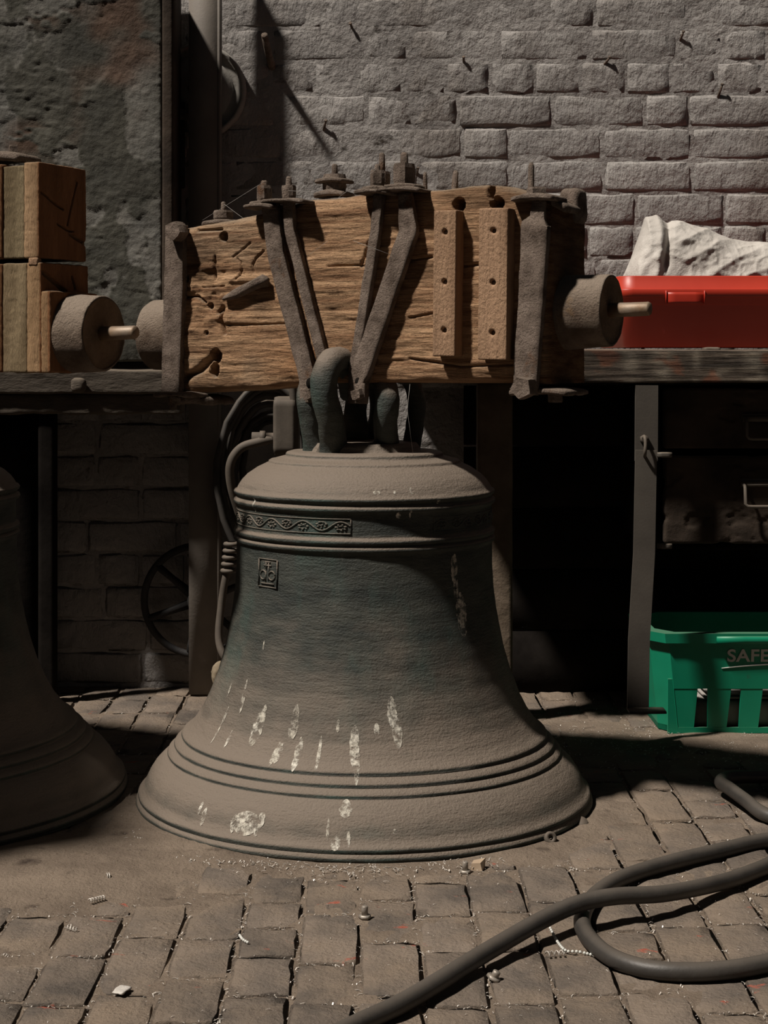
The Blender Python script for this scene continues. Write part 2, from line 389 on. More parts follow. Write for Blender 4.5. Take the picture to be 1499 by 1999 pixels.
v, f, c = pier(); pr = tagm(obj('wall_pier', (v, f), MT['pier'], col=c), 'grey green pier with peeling paint at the left', kind='structure')
tr = [P(316, 700, 3.79), P(340, 0, 3.79)]
t1 = tagm(obj('trim_1', rbox((.028, .17, .86), (4, 4, 60), .006, lambda p, N: .0012*fbm(p, (30, 30, 6), 3, 3), (P(327, 0, 3.82).x, 3.905, 1.20)), MT['darkwood']), 'dark wooden corner strip on the pier', kind='structure')

tagm(obj('wall_added_for_shade', rbox((.10, .42, 1.90), (4, 10, 30), .006, lambda p, N: .003*fbm(p, 12, 3, 3), (-1.50, 2.29, .95)), MT['mortar']), 'added unseen wall stub that shades the left bell', kind='structure')  # slab added out of view to throw shade on the left bell
led = thing('shelf_ledge', 'rough dark timber ledge below the peeling pier', 'ledge', (P(170, 0, 3.77).x, 3.88, .655))
xl0, xl1 = -2.2, P(352, 0, 3.77).x; wl = xl1-xl0; cx = led.location.x
obj('top_board', rbox((wl, .20, .056), (420, 8, 14), .008, lambda p, N: .003*fbm(p, (14, 14, 30), 4, 51), ((xl0+xl1)/2-cx, 0, .070)), MT['ledge'], led)
obj('rail', rbox((wl, .05, .046), (420, 8, 10), .006, lambda p, N: .005*fbm(p, (20, 20, 30), 4, 57), ((xl0+xl1)/2-cx, -.06, .020)), MT['ledge'], led)
obj('leg', rbox((.038, .045, .66), (4, 4, 30), .004, lambda p, N: .001*fbm(p, (20, 20, 6), 3, 5), (P(92, 0, 3.82).x-cx, -.05, -.33)), MT['black'], led)
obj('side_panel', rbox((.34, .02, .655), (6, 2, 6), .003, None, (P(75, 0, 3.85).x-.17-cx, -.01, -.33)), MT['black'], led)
nb = thing('coach_nut', 'single rounded bolt head on the face of the dark ledge', 'bolt', P(153, 752, 3.765))
obj('head', rbox((.034, .028, .034), (8, 8, 8), .012, lambda p, N: .002*fbm(p, 60, 3, 5)), MT['ledge'], nb)

post = thing('steel_post', 'tall flat grey steel post standing against the white wall', 'post', (P(397, 0, 3.91).x, 3.93, 0))
obj('face_plate', rbox((.068, .010, 1.80), (2, 2, 4), .002, None, (0, -.020, .90)), MT['poststeel'], post)
obj('flange', rbox((.008, .05, 1.80), (2, 2, 4), .002, None, (.036, -.0, .90)), MT['poststeel'], post)

# round plate behind the post (top left), pipe stubs
rp = thing('round_wall_plate', 'round painted iron plate with raised rim half hidden behind the steel post', 'plate', P(388, 178, 3.985))
V, Fc = lathe([(0, -.012), (.078, -.012), (.082, -.004), (.098, -.006), (.102, -.018), (.108, -.018), (.112, -.004), (.112, .012)], 48, axis='y'); V[:, 2] *= 1
obj('disc', (V, Fc), MT['blue'], rp)
obj('hub', lathe([(0, -.05), (.018, -.05), (.021, -.045), (.021, 0)], 20, axis='y'), MT['cast'], rp)
ps = thing('pipe_bracket', 'dark iron pipe bracket in the gap between pier and post', 'bracket', P(352, 250, 3.96))
obj('pipe', tube([(0, 0, -.14), (0, 0, .06)], .011, 12), MT['cast'], ps)
obj('clamp', lathe([(.010, -.012), (.017, -.012), (.019, 0), (.017, .012), (.010, .012)], 16, (0, 0, .03)), MT['iron'], ps)
obj('flange', rbox((.040, .012, .05), (5, 3, 5), .004, None, (0, .03, -.02)), MT['blue'], ps)

# spoked hand wheel leaning on the wall
hw = thing('hand_wheel', 'black spoked iron wheel leaning in the dark behind the steel post', 'wheel', P(388, 1172, 3.965))
R = .128; ring = [(R*math.cos(a), 0, R*math.sin(a)) for a in np.linspace(0, 2*math.pi, 48, endpoint=False)]
obj('rim', tube(ring, .0085, 10, closed=True, up=(0, 1, 0)), MT['cast'], hw)
obj('hub', lathe([(0, -.022), (.022, -.022), (.026, -.016), (.026, .018)], 24, axis='y'), MT['cast'], hw)
for k in range(6):
    a = k*math.pi/3+.35; obj('spoke', tube([(.018*math.cos(a), 0, .018*math.sin(a)), (.08*math.cos(a), 0, .08*math.sin(a)), (R*math.cos(a), 0, R*math.sin(a))], [.012, .008, .009], 8), MT['cast'], hw)

# electrics between the post and the bell
cc = thing('cable_coil', 'coil of thick black cable hanging on the wall behind the bell', 'cable', P(522, 930, 3.915))
for k in range(9):
    rx = .100-.0062*k+.012*rb.random(); rz = .205-.012*k+.02*rb.random(); ph = rb.random(); yy = -.045+.011*k
    loop = [((rx+.004*math.sin(3*a+ph*6))*math.cos(a)+.006*(rb.random()-.5), yy+.006*math.sin(2*a+ph*5), rz*math.sin(a)+.006*math.sin(2*a+ph)-.0) for a in np.linspace(0, 2*math.pi, 40, endpoint=False)]
    obj('loop', tube(loop, .0078, 8, closed=True, up=(0, 1, 0)), MT['cable'], cc)
jb = thing('junction_box', 'dusty grey junction box with conduit and cable gland', 'box', P(560, 832, 3.83))
obj('box', rbox((.058, .07, .135), (6, 4, 8), .006), MT['conduit'], jb)
obj('lid', rbox((.050, .010, .122), (6, 2, 8), .004, None, (-.004, -.038, 0)), MT['conduit'], jb)
obj('conduit', tube([(.022, -.03, -.10), (.018, -.03, 0), (.014, -.03, .12), (.010, -.03, .20)], .0085, 12), MT['conduit'], jb)
g = obj('gland', lathe([(.006, -.05), (.0125, -.05), (.0125, -.032), (.0155, -.032), (.0155, -.020), (.011, -.020), (.011, 0)], 8, (-.028, -.02, -.025), 'x'), MT['conduit'], jb)
b0 = jb.location
obj('lead', tube(resample([P(534, 857, 3.81)-b0, P(505, 863, 3.80)-b0, P(470, 875, 3.80)-b0, P(450, 905, 3.80)-b0, P(452, 950, 3.81)-b0, P(470, 1010, 3.83)-b0], 6), .0105, 10), MT['conduit'], jb)
wp = thing('waste_hose', 'pale bent hose with ribbed end low between post and bell', 'hose', P(430, 1250, 3.80))
b0 = wp.location
obj('tube', tube(resample([P(455, 1080, 3.80)-b0, P(440, 1130, 3.80)-b0, P(431, 1190, 3.80)-b0, P(427, 1245, 3.79)-b0, P(437, 1280, 3.78)-b0, P(460, 1300, 3.78)-b0], 8), .0085, 12), MT['conduit'], wp)
for k in range(5): obj('rib', lathe([(.010, -.005), (.017, -.004), (.019, 0), (.017, .004), (.010, .005)], 14, tuple(P(452-k*1.5, 1062+k*13, 3.80)-b0)), MT['conduit'], wp)
fo = thing('foam_lump', 'crumbly yellowish lump on the floor at the foot of the post', 'foam', P(432, 1318, 3.86))
obj('lump', rbox((.045, .04, .06), (12, 12, 14), .02, lambda p, N: .008*fbm(p, 45, 4, 3)), MT['foam'], fo)

# ------------------------------------------------------------------ workbench on the right
BY = 3.42
wbn = thing('workbench', 'heavy dark timber workbench with paint splashed front edge', 'workbench', (.62, 3.70, 0))
zt, zb = P(0, 682, BY).z, P(0, 748, BY).z
def bench_top(x0, x1, y0, y1, seed):
    dims = (x1-x0, y1-y0, zt-zb); fr = lambda p, N: .0045*fbm(p, (6, 20, 60), 4, seed)*(np.abs(N[:, 1]) > .3)+.002*fbm(p, (8, 20, 20), 3, seed+4)
    V, Fc = rbox(dims, (220, 6, 26), .006, fr); W_ = V[:, 0]+(x0+x1)/2
    col = np.ones((len(V), 3)); c = fbm(V, (5, 4, 14), 4, seed+8); m = sstep(.02, .3, c)[:, None]
    for s0, w in ((1232, 16), (1292, 20), (1404, 18), (1472, 20), (1360, 8)):
        xx = P(s0, 0, BY).x; k = np.exp(-((W_-xx)/(w/966.))**2)*sstep(-.35, .1, fbm(V, (18, 10, 60), 4, 77)); col += k[:, None]*np.array([2.0, 2.3, 2.4])
    k = sstep(.16, .3, fbm(V, (14, 6, 20), 4, 91)); col = col*(1-.6*k[:, None])+.6*k[:, None]*np.array([2.6, 1.2, .8])
    return V+np.array([(x0+x1)/2-.62, (y0+y1)/2-3.70, (zt+zb)/2]), Fc, col
for i, (y0, y1) in enumerate(((BY, 3.60), (3.603, 3.79), (3.793, 3.985))):
    v, f, c = bench_top(.06, 1.35, y0, y1, 60+i*5); obj('top_plank', (v, f), MT['bench'], wbn, col=c)
for lx, ly in ((P(966, 0, 3.62).x, 3.64), (1.25, 3.6)):
    obj('leg', rbox((.075, .06, zb), (8, 6, 60), .005, lambda p, N: .0015*fbm(p, (40, 40, 20), 4, 13), (lx-.62, ly-3.70, zb/2)), MT['postwood'], wbn)
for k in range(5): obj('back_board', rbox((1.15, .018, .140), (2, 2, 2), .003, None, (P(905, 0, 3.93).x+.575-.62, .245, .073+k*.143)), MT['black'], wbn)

# drawer cabinet under the bench
dc = thing('drawer_cabinet', 'old scuffed wooden drawer unit under the workbench', 'cabinet', (1.02, 3.66, 0))
X0 = P(1284, 0, 3.52).x
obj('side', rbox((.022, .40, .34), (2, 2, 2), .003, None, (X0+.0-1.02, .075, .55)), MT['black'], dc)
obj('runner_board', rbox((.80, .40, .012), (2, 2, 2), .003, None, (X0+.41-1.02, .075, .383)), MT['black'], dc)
def drawer(y0, y1, seed, hy0, hy1, hpx, plate):
    z1, z0 = P(0, y0, 3.51).z, P(0, y1, 3.51).z
    def ds(p, N):
        g = fbm(p, (16, 16, 26), 4, seed); return .001*fbm(p, 40, 3, seed)-.004*sstep(.22, .38, g)
    V, Fc = rbox((.76, .03, z1-z0), (200, 4, 50), .006, ds)
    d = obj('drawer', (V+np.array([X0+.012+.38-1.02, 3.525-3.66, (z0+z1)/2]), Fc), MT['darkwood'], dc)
    a, b = P(hpx, hy0, 3.50), P(hpx+110, hy1, 3.50); L0 = Vector((1.02, 3.66, 0)); yy = 3.488
    pts = [(a.x, 3.515, a.z), (a.x, yy+.004, a.z-.003), (a.x, yy, a.z-.008), (a.x, yy-.003, b.z+.006), (a.x+.004, yy-.004, b.z+.001), (a.x+.012, yy-.004, b.z), (b.x-.012, yy-.004, b.z), (b.x-.004, yy-.004, b.z+.001), (b.x, yy-.003, b.z+.006), (b.x, yy, a.z-.008), (b.x, 3.515, a.z)]
    h = obj('handle', tube([Vector(p)-L0 for p in pts], .0035, 8), MT['conduit'], d); h['label'] = 'bent steel drop handle'
    obj('handle_plate', merge(rbox((b.x-a.x+.012, .006, .014), (10, 3, 4), .003, None, ((a.x+b.x)/2-L0.x, 3.511-L0.y, a.z+.004)),
        tube([Vector((a.x-.005, 3.505, a.z+.0))-L0, Vector((b.x+.005, 3.505, a.z+.0))-L0], .006, 10)), MT['conduit'], d)
drawer(757, 876, 5, 818, 856, 1455, 0); drawer(890, 1062, 9, 945, 988, 1452, 1)

# locking bar hanging in front of the cabinet
lb = thing('locking_bar', 'grey steel bar hanging from a hook in front of the drawers and green crate', 'bar', P(1258, 860, 3.40))
b0 = lb.location
obj('fixed_strip', tube([P(1262, 752, 3.425)-b0, P(1261, 900, 3.425)-b0], 1, rect=(.046, .008), up=(0, -1, 0)), MT['steel'], lb, smooth=False)
obj('hanging_bar', tube([P(1261, 879, 3.395)-b0, P(1257, 1080, 3.392)-b0, P(1247, 1250, 3.39)-b0, P(1245, 1386, 3.39)-b0], 1, rect=(.043, .007), up=(0, -1, 0)), MT['steel'], lb, smooth=False)
obj('foot', rbox((.074, .045, .006), (4, 4, 2), .002, None, tuple(P(1262, 1387, 3.372)-b0)), MT['steel'], lb)
obj('hook', tube(resample([P(1256, 856, 3.42)-b0, P(1258, 853, 3.385)-b0, P(1260, 866, 3.376)-b0, P(1259, 885, 3.378)-b0, P(1258, 893, 3.40)-b0], 6), .0035, 8), MT['conduit'], lb)
obj('hook_nut', lathe([(0, -.008), (.008, -.008), (.009, -.006), (.009, .002)], 6, tuple(P(1257, 857, 3.42)-b0), 'y'), MT['conduit'], lb)
for yy in (888, 1066): obj('lug', rbox((.030, .012, .011), (3, 3, 3), .002, None, tuple(P(1297, yy, 3.41)-b0)), MT['steel'], lb)

# ------------------------------------------------------------------ red bin, sack
rbn = thing('red_bin', 'red plastic bin on the workbench with a white sack in it', 'bin', (1.0, 3.66, zt+.004))
def ringloft(sections, r, n=8):
    """sections: list of (x0,x1,y0,y1,z)"""
    V = []; Fc = []; m = 4*(n+1)
    for x0, x1, y0, y1, z in sections:
        for cx_, cy_, a0 in ((x1-r, y1-r, 0), (x0+r, y1-r, 1), (x0+r, y0+r, 2), (x1-r, y0+r, 3)):
            for k in range(n+1):
                a = (a0+k/n)*math.pi/2; V.append((cx_+r*math.cos(a), cy_+r*math.sin(a), z))
    for i in range(len(sections)-1):
        for j in range(m): Fc.append([i*m+j, i*m+(j+1) % m, (i+1)*m+(j+1) % m, (i+1)*m+j])
    Fc.append(list(range(m))[::-1]); return np.array(V), Fc, m
by0 = 3.47; bx0 = P(1203, 0, by0).x; bx1 = bx0+.56; hb = P(0, 538, by0).z-zt-.004
def sec(e, z): return (bx0+e-1.0, bx1-e-1.0, by0+e-3.66, 3.93-e-3.66, z)
k = hb/.146
S = [sec(.026, 0), sec(.022, .003), sec(.012, .086*k), sec(.011, .0875*k), sec(.006, .088*k), sec(.0058, .101*k), sec(.0025, .1015*k), sec(0, .103*k), sec(0, .1175*k), sec(.001, .1195*k), sec(.006, .121*k), sec(.0065, .144*k), sec(.008, .146*k), sec(.012, .146*k), sec(.0135, .143*k), sec(.03, .006)]
V, Fc, m = ringloft(S, .035); Fc.append([(len(S)-1)*m+j for j in range(m)]); obj('tub', (V, Fc), MT['red'], rbn)
hx0, hx1 = P(1300, 0, by0).x-1.0, P(1375, 0, by0).x-1.0
obj('grip', merge(rbox((hx1-hx0, .006, .024*k), (4, 2, 4), .002, None, ((hx0+hx1)/2, by0-3.66+.001, .1005*k)),
    rbox((.003, .007, .028*k), (2, 2, 2), .001, None, (hx0, by0-3.66, .102*k)), rbox((.003, .007, .028*k), (2, 2, 2), .001, None, (hx1, by0-3.66, .102*k))), MT['red'], rbn)
wdg = thing('bin_wedge', 'small grey chip wedged under the front of the red bin', 'wedge', P(1388, 682, 3.45))
obj('chip', rbox((.034, .03, .008), (6, 4, 3), .003, lambda p, N: .002*fbm(p, 60, 3, 3)), MT['conduit'], wdg)

sk = thing('white_sack', 'crumpled white woven sack heaped in the red bin', 'sack', (1.0, 3.68, P(0, 545, 3.55).z))
def sack():
    nu, nv = 260, 150; d = 3.55
    tp = [(1224, 536), (1244, 492), (1264, 432), (1268, 417), (1288, 415), (1300, 424), (1330, 424), (1385, 440), (1440, 463), (1499, 467), (1560, 480), (1640, 505), (1720, 535)]
    xs = np.array([P(a, 0, d).x for a, b in tp]); zs = np.array([P(0, b, d).z for a, b in tp]); zb_ = P(0, 538, d).z
    u = np.linspace(0, 1, nu); v = np.linspace(0, 1, nv); U, Vv = np.meshgrid(u, v, indexing='ij'); X = xs[0]+(xs[-1]-xs[0])*U; HZ = np.interp(X, xs, zs)-zb_
    a = Vv*math.pi; env = np.clip(HZ/.05, .12, 1)
    Y = 3.605-.092*env*np.cos(a); Z = zb_-.05+(HZ+.05)*np.sin(a)**.62
    p = np.stack([X.ravel(), Y.ravel(), Z.ravel()], -1)
    q = p.copy(); q[:, 0] += .03*fbm(p, 8, 3, 1); q[:, 2] += .022*fbm(p, 8, 3, 2)
    ph = (q[:, 2]*.88-q[:, 0]*.46)*74; ridge = (1-np.abs(np.sin(ph)))**1.1
    wr = sstep(P(1306, 0, d).x, P(1345, 0, d).x, p[:, 0]+.25*(p[:, 2]-zb_-.05))
    cr = 1-np.abs(fbm(q, (26, 14, 30), 3, 8))*4; cr2 = 1-np.abs(fbm(q, (60, 20, 60), 3, 18))*4
    off = .010*ridge*wr*(.75+.8*fbm(p, 6, 2, 9))+.004*np.clip(cr, 0, 1)+.0012*np.clip(cr2, 0, 1)
    pl = (p[:, 0]-P(1302, 0, d).x-.14*(p[:, 2]-zb_-.06)); off -= .016*np.exp(-(pl/.007)**2)*sstep(.0, .03, p[:, 2]-zb_)
    off += .008*np.exp(-((pl+.018)/.010)**2)
    ap = a.ravel(); front = np.clip(np.cos(ap), -1, 1)
    p[:, 1] -= (off-.012)*front*env.ravel(); p[:, 2] += (off-.010)*.35*np.sin(ap)*env.ravel()
    i = np.arange(nu-1)[:, None]*nv+np.arange(nv-1)[None]; Fq = np.stack([i, i+nv, i+nv+1, i+1], -1).reshape(-1, 4)
    return p-np.array(sk.location), Fq
obj('cloth', sack(), MT['sack'], sk)

# ------------------------------------------------------------------ green crate with its contents
gc = thing('green_crate', 'green plastic basket crate with slotted front lettered SAFE', 'crate', (.80, 3.62, 0))
gy = 3.47; gx0, gx1 = P(1272, 0, gy).x, P(1272, 0, gy).x+.46; gz = P(0, 1236, gy).z
def crate_sec(e, z, ch=.045):
    x0, x1, y0, y1 = gx0+e-.80, gx1-e-.80, gy+e-3.62, gy+.30-e-3.62
    return [(x0, y0+ch, z), (x0+ch*.75, y0, z), (x1-ch, y0, z), (x1, y0+ch, z), (x1, y1-ch, z), (x1-ch, y1, z), (x0+ch, y1, z), (x0, y1-ch, z)]
def cloft(secs, close=True):
    V = [v for s in secs for v in s]; m = 8; Fc = []; n = len(secs)
    for i in range(n if close else n-1):
        for j in range(m): Fc.append([i*m+j, i*m+(j+1) % m, ((i+1) % n)*m+(j+1) % m, ((i+1) % n)*m+j])
    return np.array(V), Fc
tp_ = lambda z: .026*(1-z/gz)
zm = .098
def band(z0, z1, th, pr=0): return cloft([crate_sec(tp_(z0)-pr, z0), crate_sec(tp_(z1)-pr, z1), crate_sec(tp_(z1)+th, z1), crate_sec(tp_(z0)+th, z0)])
obj('upper_wall', band(zm, gz-.004, .004), MT['green'], gc, smooth=False)
obj('rim', band(gz-.020, gz, .016, .008), MT['green'], gc, smooth=False)
obj('rim_step', rbox((.24, .006, .016), (4, 2, 2), .002, None, (P(1397, 0, gy).x+.12-.80, gy-.008-3.62, gz-.013)), MT['green'], gc)
obj('bottom_rail', band(.004, .016, .006), MT['green'], gc, smooth=False)
obj('base', cloft([crate_sec(.03, .004), crate_sec(.03, .008)], False), MT['green'], gc, smooth=False)
bm_ = bmesh.new(); me = gc.children[-1].data; bm_.from_mesh(me); bmesh.ops.holes_fill(bm_, edges=bm_.edges[:], sides=0); bm_.to_mesh(me); bm_.free()
def bar(pxa, pxb, pxc, pxd):
    a, b = P(pxa, 0, gy).x-.80, P(pxb, 0, gy).x-.80; c, d = P(pxc, 0, gy).x-.80, P(pxd, 0, gy).x-.80
    y0 = gy-3.62; z0, z1 = .003, zm+.02; f0, f1 = tp_(z0), tp_(z1)
    V = [(c, y0+f0+.0008, z0), (d, y0+f0+.0008, z0), (b, y0+f1+.0008, z1), (a, y0+f1+.0008, z1), (c, y0+f0+.007, z0), (d, y0+f0+.007, z0), (b, y0+f1+.007, z1), (a, y0+f1+.007, z1)]
    obj('bar', (V, [[0, 1, 2, 3], [7, 6, 5, 4], [0, 4, 5, 1], [1, 5, 6, 2], [2, 6, 7, 3], [3, 7, 4, 0]]), MT['green'], gc, smooth=False)
bar(1306, 1366, 1308, 1358); bar(1384, 1432, 1386, 1422); bar(1450, 1494, 1447, 1484); bar(1516, 1556, 1510, 1548); bar(1578, 1620, 1570, 1612)
for sx in (0,):
    V, Fc = cloft([crate_sec(tp_(.004), .004), crate_sec(tp_(zm), zm)], False); Fq = [q for q in Fc if q[0] % 8 in (0, 7, 6, 2, 3, 4, 5)]
    obj('side_wall', (V, Fq), MT['green'], gc, smooth=False)
def text_obj(s, size, loc, rot, mat, parent, name, ext=.0006, scx=1):
    cu = bpy.data.curves.new('lettering', 'FONT'); cu.body = s; cu.size = size; cu.extrude = ext; cu.offset = size*.022; cu.space_character = 1.05
    o = bpy.data.objects.new('tmp', cu); COL.objects.link(o); bpy.context.view_layer.update()
    me = bpy.data.meshes.new_from_object(o.evaluated_get(bpy.context.evaluated_depsgraph_get())); bpy.data.objects.remove(o)
    me.name = name; me.materials.clear(); me.materials.append(mat); r = link(name, me, None, parent); r.location = loc; r.rotation_euler = rot; r.scale = (scx, 1, 1); return r
tz0, tz1 = P(0, 1292, gy).z, P(0, 1268, gy).z
text_obj('SAFE', (tz1-tz0)/.70, (P(1420, 0, gy).x-.80, gy+tp_(tz0)-.0010-3.62, tz0), (math.pi/2+math.atan(.026/gz), 0, 0), MT['white'], gc, 'lettering', scx=1.12)
arc = [P(1410+k*12, 1306-9*math.sin(math.pi*min(1, k/22))*1.0+0, gy) for k in range(0, 17)]
obj('swoosh', tube([Vector((p.x-.80, gy+tp_(p.z)-.0006-3.62, p.z)) for p in arc], [.0007+.0012*math.sin(math.pi*(k+1)/18) for k in range(17)], 6), MT['white'], gc)
bx = thing('pale_box', 'pale cardboard box lying inside the green crate', 'box', (.84, 3.60, .012))
obj('carton', rbox((.34, .17, .052), (4, 3, 3), .003, None, (0, 0, .028)), MT['card'], bx); 
bx2 = thing('paper_bundle', 'stack of grey papers on the box inside the green crate', 'papers', (.85, 3.60, .068))
for kk in range(4): obj('sheaf', rbox((.30-.01*kk, .16, .006), (4, 3, 2), .002, None, (.012*math.sin(kk*2), .004*kk, .004+.0065*kk)), MT['card'], bx2)

# ------------------------------------------------------------------ bells
PROF = [(.0, .632), (.06, .634), (.092, .632), (.098, .624), (.100, .618), (.130, .617), (.137, .615), (.1395, .612), (.139, .609), (.150, .606), (.163, .6025), (.1665, .602), (.1695, .600), (.1695, .5975), (.173, .596), (.190, .588),
        (.207, .5765), (.2165, .567), (.2225, .558), (.2252, .5525), (.2290, .5505), (.2310, .5475), (.2300, .544), (.2268, .5415), (.2260, .539), (.2268, .5365), (.2305, .5345), (.2318, .531), (.2300, .5275), (.2262, .5255), (.2252, .522),
        (.2250, .505), (.2252, .487), (.2265, .484), (.2300, .482), (.2312, .478), (.2300, .4745), (.2265, .473), (.2262, .4705), (.2300, .4685), (.2312, .465), (.2298, .4615), (.2262, .4595), (.2258, .455),
        (.2262, .42), (.2285, .38), (.2325, .345), (.2385, .310), (.2470, .270), (.2585, .230), (.2740, .190), (.2880, .162), (.3020, .1415), (.3105, .1325), (.3160, .1287), (.3208, .1252), (.3226, .1215), (.3206, .1178), (.3235, .1165), (.3292, .1130), (.3338, .1095), (.3354, .1060), (.3335, .1026), (.3365, .1012), (.3418, .0980), (.3458, .0945), (.3470, .0915), (.3453, .0888),
        (.3490, .0872), (.3570, .0800), (.3690, .0680), (.3785, .0540), (.3850, .0410), (.3895, .0312), (.3942, .0278), (.3977, .0242), (.3980, .0205), (.3953, .0178), (.3980, .0160), (.4010, .0125), (.4020, .0090), (.4004, .0060), (.3992, .0045), (.4000, .0020), (.3960, .0), (.385, .002), (.35, .03), (.31, .09), (.26, .16), (.21, .30), (.205, .50), (.17, .56), (0, .59)]
def smooth_prof(pr, n=3):
    out = []
    for (a, b) in zip(pr[:-1], pr[1:]):
        L = math.hypot(b[0]-a[0], b[1]-a[1]); k = max(1, min(8, int(L/.006)))
        for j in range(k): out.append((a[0]+(b[0]-a[0])*j/k, a[1]+(b[1]-a[1])*j/k))
    out.append(pr[-1]); return out
PR = np.array(PROF[:PROF.index((.3960, .0))+1]); ORD = np.argsort(PR[:, 1])
def rad(z): return float(np.interp(z, PR[ORD, 1], PR[ORD, 0]))
AL = math.radians(28); BC = Vector((-.008, 3.0, 0))
def casting(root, sr=1.0, seg=220):
    V, Fc = lathe([(r*sr, z) for r, z in smooth_prof(PROF)], seg)
    rr = np.hypot(V[:, 0], V[:, 1])+1e-6; o = .0011*fbm(V, 14, 4, 5)+.0006*fbm(V, (30, 30, 90), 3, 6)
    V[:, :2] += V[:, :2]/rr[:, None]*o[:, None]
    return obj('bell_casting', (V, Fc), MT['bell'], root)

bell = thing('church_bell', 'large dusty bronze bell standing on the floor under an iron strapped timber headstock', 'bell', BC, -AL)
MWI = (Matrix.Translation(BC)@Matrix.Rotation(-AL, 4, 'Z')).inverted()
def loc(px, py, d): return MWI@P(px, py, d)
def face(px, py, y, M=MWI):
    """pixel -> local point on the plane local y = const"""
    o = M@Vector((0, 0, H)); t = M@P(px, py, 1.0); dv = t-o; k = (y-o.y)/dv.y; return o+dv*k
body = casting(bell); body['label'] = 'dark greenish bronze with rings round shoulder and lip'
def onbell(t, z, off=0):                         # t world angle in degrees around the bell
    a = math.radians(t)+AL; r = rad(z)+off; return Vector((r*math.cos(a), r*math.sin(a), z))

# scroll frieze
def frieze(t0, t1, z0, z1, n, mat, name, hgt=.0012):
    vf = []; zc = (z0+z1)/2; A = (z1-z0)*.30; ts = np.linspace(t0, t1, n*16)
    for zz in (z0, z1): vf.append(tube([onbell(t, zz, .0004) for t in ts], .0011*hgt/.0012, 6))
    vf.append(tube([onbell(t, zc+A*math.sin((t-t0)/(t1-t0)*n*math.pi), .0006) for t in ts], .0015*hgt/.0012, 6))
    for tt in (t0, t1): vf.append(tube([onbell(tt, z0, .0004), onbell(tt, zc, .0004), onbell(tt, z1, .0004)], .001, 6))
    for k in range(n):
        tc = t0+(k+.5)/n*(t1-t0); s = 1 if k % 2 else -1; dt = (t1-t0)/n
        sp = [onbell(tc+dt*.28*math.cos(a)*(1-a/9), zc+s*A*.45+A*.62*math.sin(a)*(1-a/9), .0006) for a in np.linspace(0, 6.5, 16)]
        vf.append(tube(sp, [.0011]*16, 5))
        for q in range(7):
            a = q*.9+k; c = onbell(tc+dt*.33*math.cos(a), zc+s*A*.3+A*.85*math.sin(a), .0003); e = onbell(tc+dt*.16*math.cos(a), zc+s*A*.3+A*.42*math.sin(a), .0008)
            vf.append(tube([c, (c+e)/2, e], [.0007, .0023, .0007], 5))
    o = obj(name, merge(*vf), mat, body); return o
frieze(-205, -95.5, .4925, .5165, 13, MT['bell'], 'scroll_frieze')['label'] = 'cast band of curling vine scroll'
frieze(-59, -2, .4925, .5165, 7, MT['bell'], 'scroll_frieze', .0008)
# founder's stamp
def stamp(t0, t1, z0, z1):
    vf = []; tc, zc = (t0+t1)/2, (z0+z1)/2
    n = 8; V = []; Fq = []
    for off in (0, .0016):
        for i in range(n+1):
            for j in range(n+1):
                t = t0+(t1-t0)*i/n; z = z0+(z1-z0)*j/n; V.append(tuple(onbell(t, z, off-(.0016 if (i in (0, n) or j in (0, n)) else 0)*(off > 0))))
    m = (n+1)**2
    for i in range(n):
        for j in range(n): q = m+i*(n+1)+j; Fq.append([q, q+n+1, q+n+2, q+1])
    vf.append((np.array(V), Fq))
    def st(pts, r=.0014): vf.append(tube([onbell(tc+a*(t1-t0)/2, zc+b*(z1-z0)/2, .0022) for a, b in pts], r, 6))
    st([(-.5+.32*math.cos(a), -.15+.32*math.sin(a)) for a in np.linspace(0, 6.28, 16)]); st([(-.18, .15), (-.18, -.6)])
    st([(.45+.32*math.cos(a), -.15+.32*math.sin(a)) for a in np.linspace(0, 6.28, 16)]); st([(.13, .75), (.13, -.5)])
    st([(-.15, .3), (-.15, .8)]); st([(-.4, .55), (.4, .55)]); st([(-.7, -.75), (.7, -.75)]); st([(-.3, .8), (.3, .8)])
    for q in ([(-1, -1), (1, -1)], [(1, -1), (1, 1)], [(1, 1), (-1, 1)], [(-1, 1), (-1, -1)]): st(q, .0012)
    obj('founder_stamp', merge(*vf), MT['bell'], body)
stamp(-141, -129.5, .3965, .4430)

# chalky droppings on the bell: thin crusts that follow the surface
def chalk(px, py, w, h, seed, lean=0):
    # find the bell point seen at this pixel
    best = None
    for z in np.linspace(.01, .56, 220):
        r = rad(z); d = 3-r*.9
        for _ in range(3):
            x = (px-HX)*d/F-BC.x; 
            if abs(x) > r: break
            d = 3-math.sqrt(r*r-x*x)
        else:
            yy = HY+(H-z)*F/d
            if best is None or abs(yy-py) < best[0]: best = (abs(yy-py), z, math.degrees(math.atan2(d-3, x)), d)
    if best is None: return
    _, z, t, d = best; r = rad(z); hh = h*d/F/2*.96; ww = math.degrees(w*d/F/2/r); ca = abs(math.sin(math.radians(t))); ww /= max(.35, ca)
    q = random.Random(seed); V = []; Fq = []; n, m = 6, 10
    outl = [.75+.35*q.random() for _ in range(m+1)]
    for j in range(m+1):
        v = j/m*2-1; env = math.sqrt(max(.02, 1-v*v))*outl[j]
        for i in range(n+1):
            u = (i/n*2-1)*env; V.append(tuple(onbell(t+u*ww+lean*v, min(.6, max(.003, z-v*hh)), .0012)))
    for j in range(m):
        for i in range(n): a = j*(n+1)+i; Fq.append([a, a+1, a+n+2, a+n+1])
    obj('chalk_mark', (V, Fq), MT['chalk'], body)
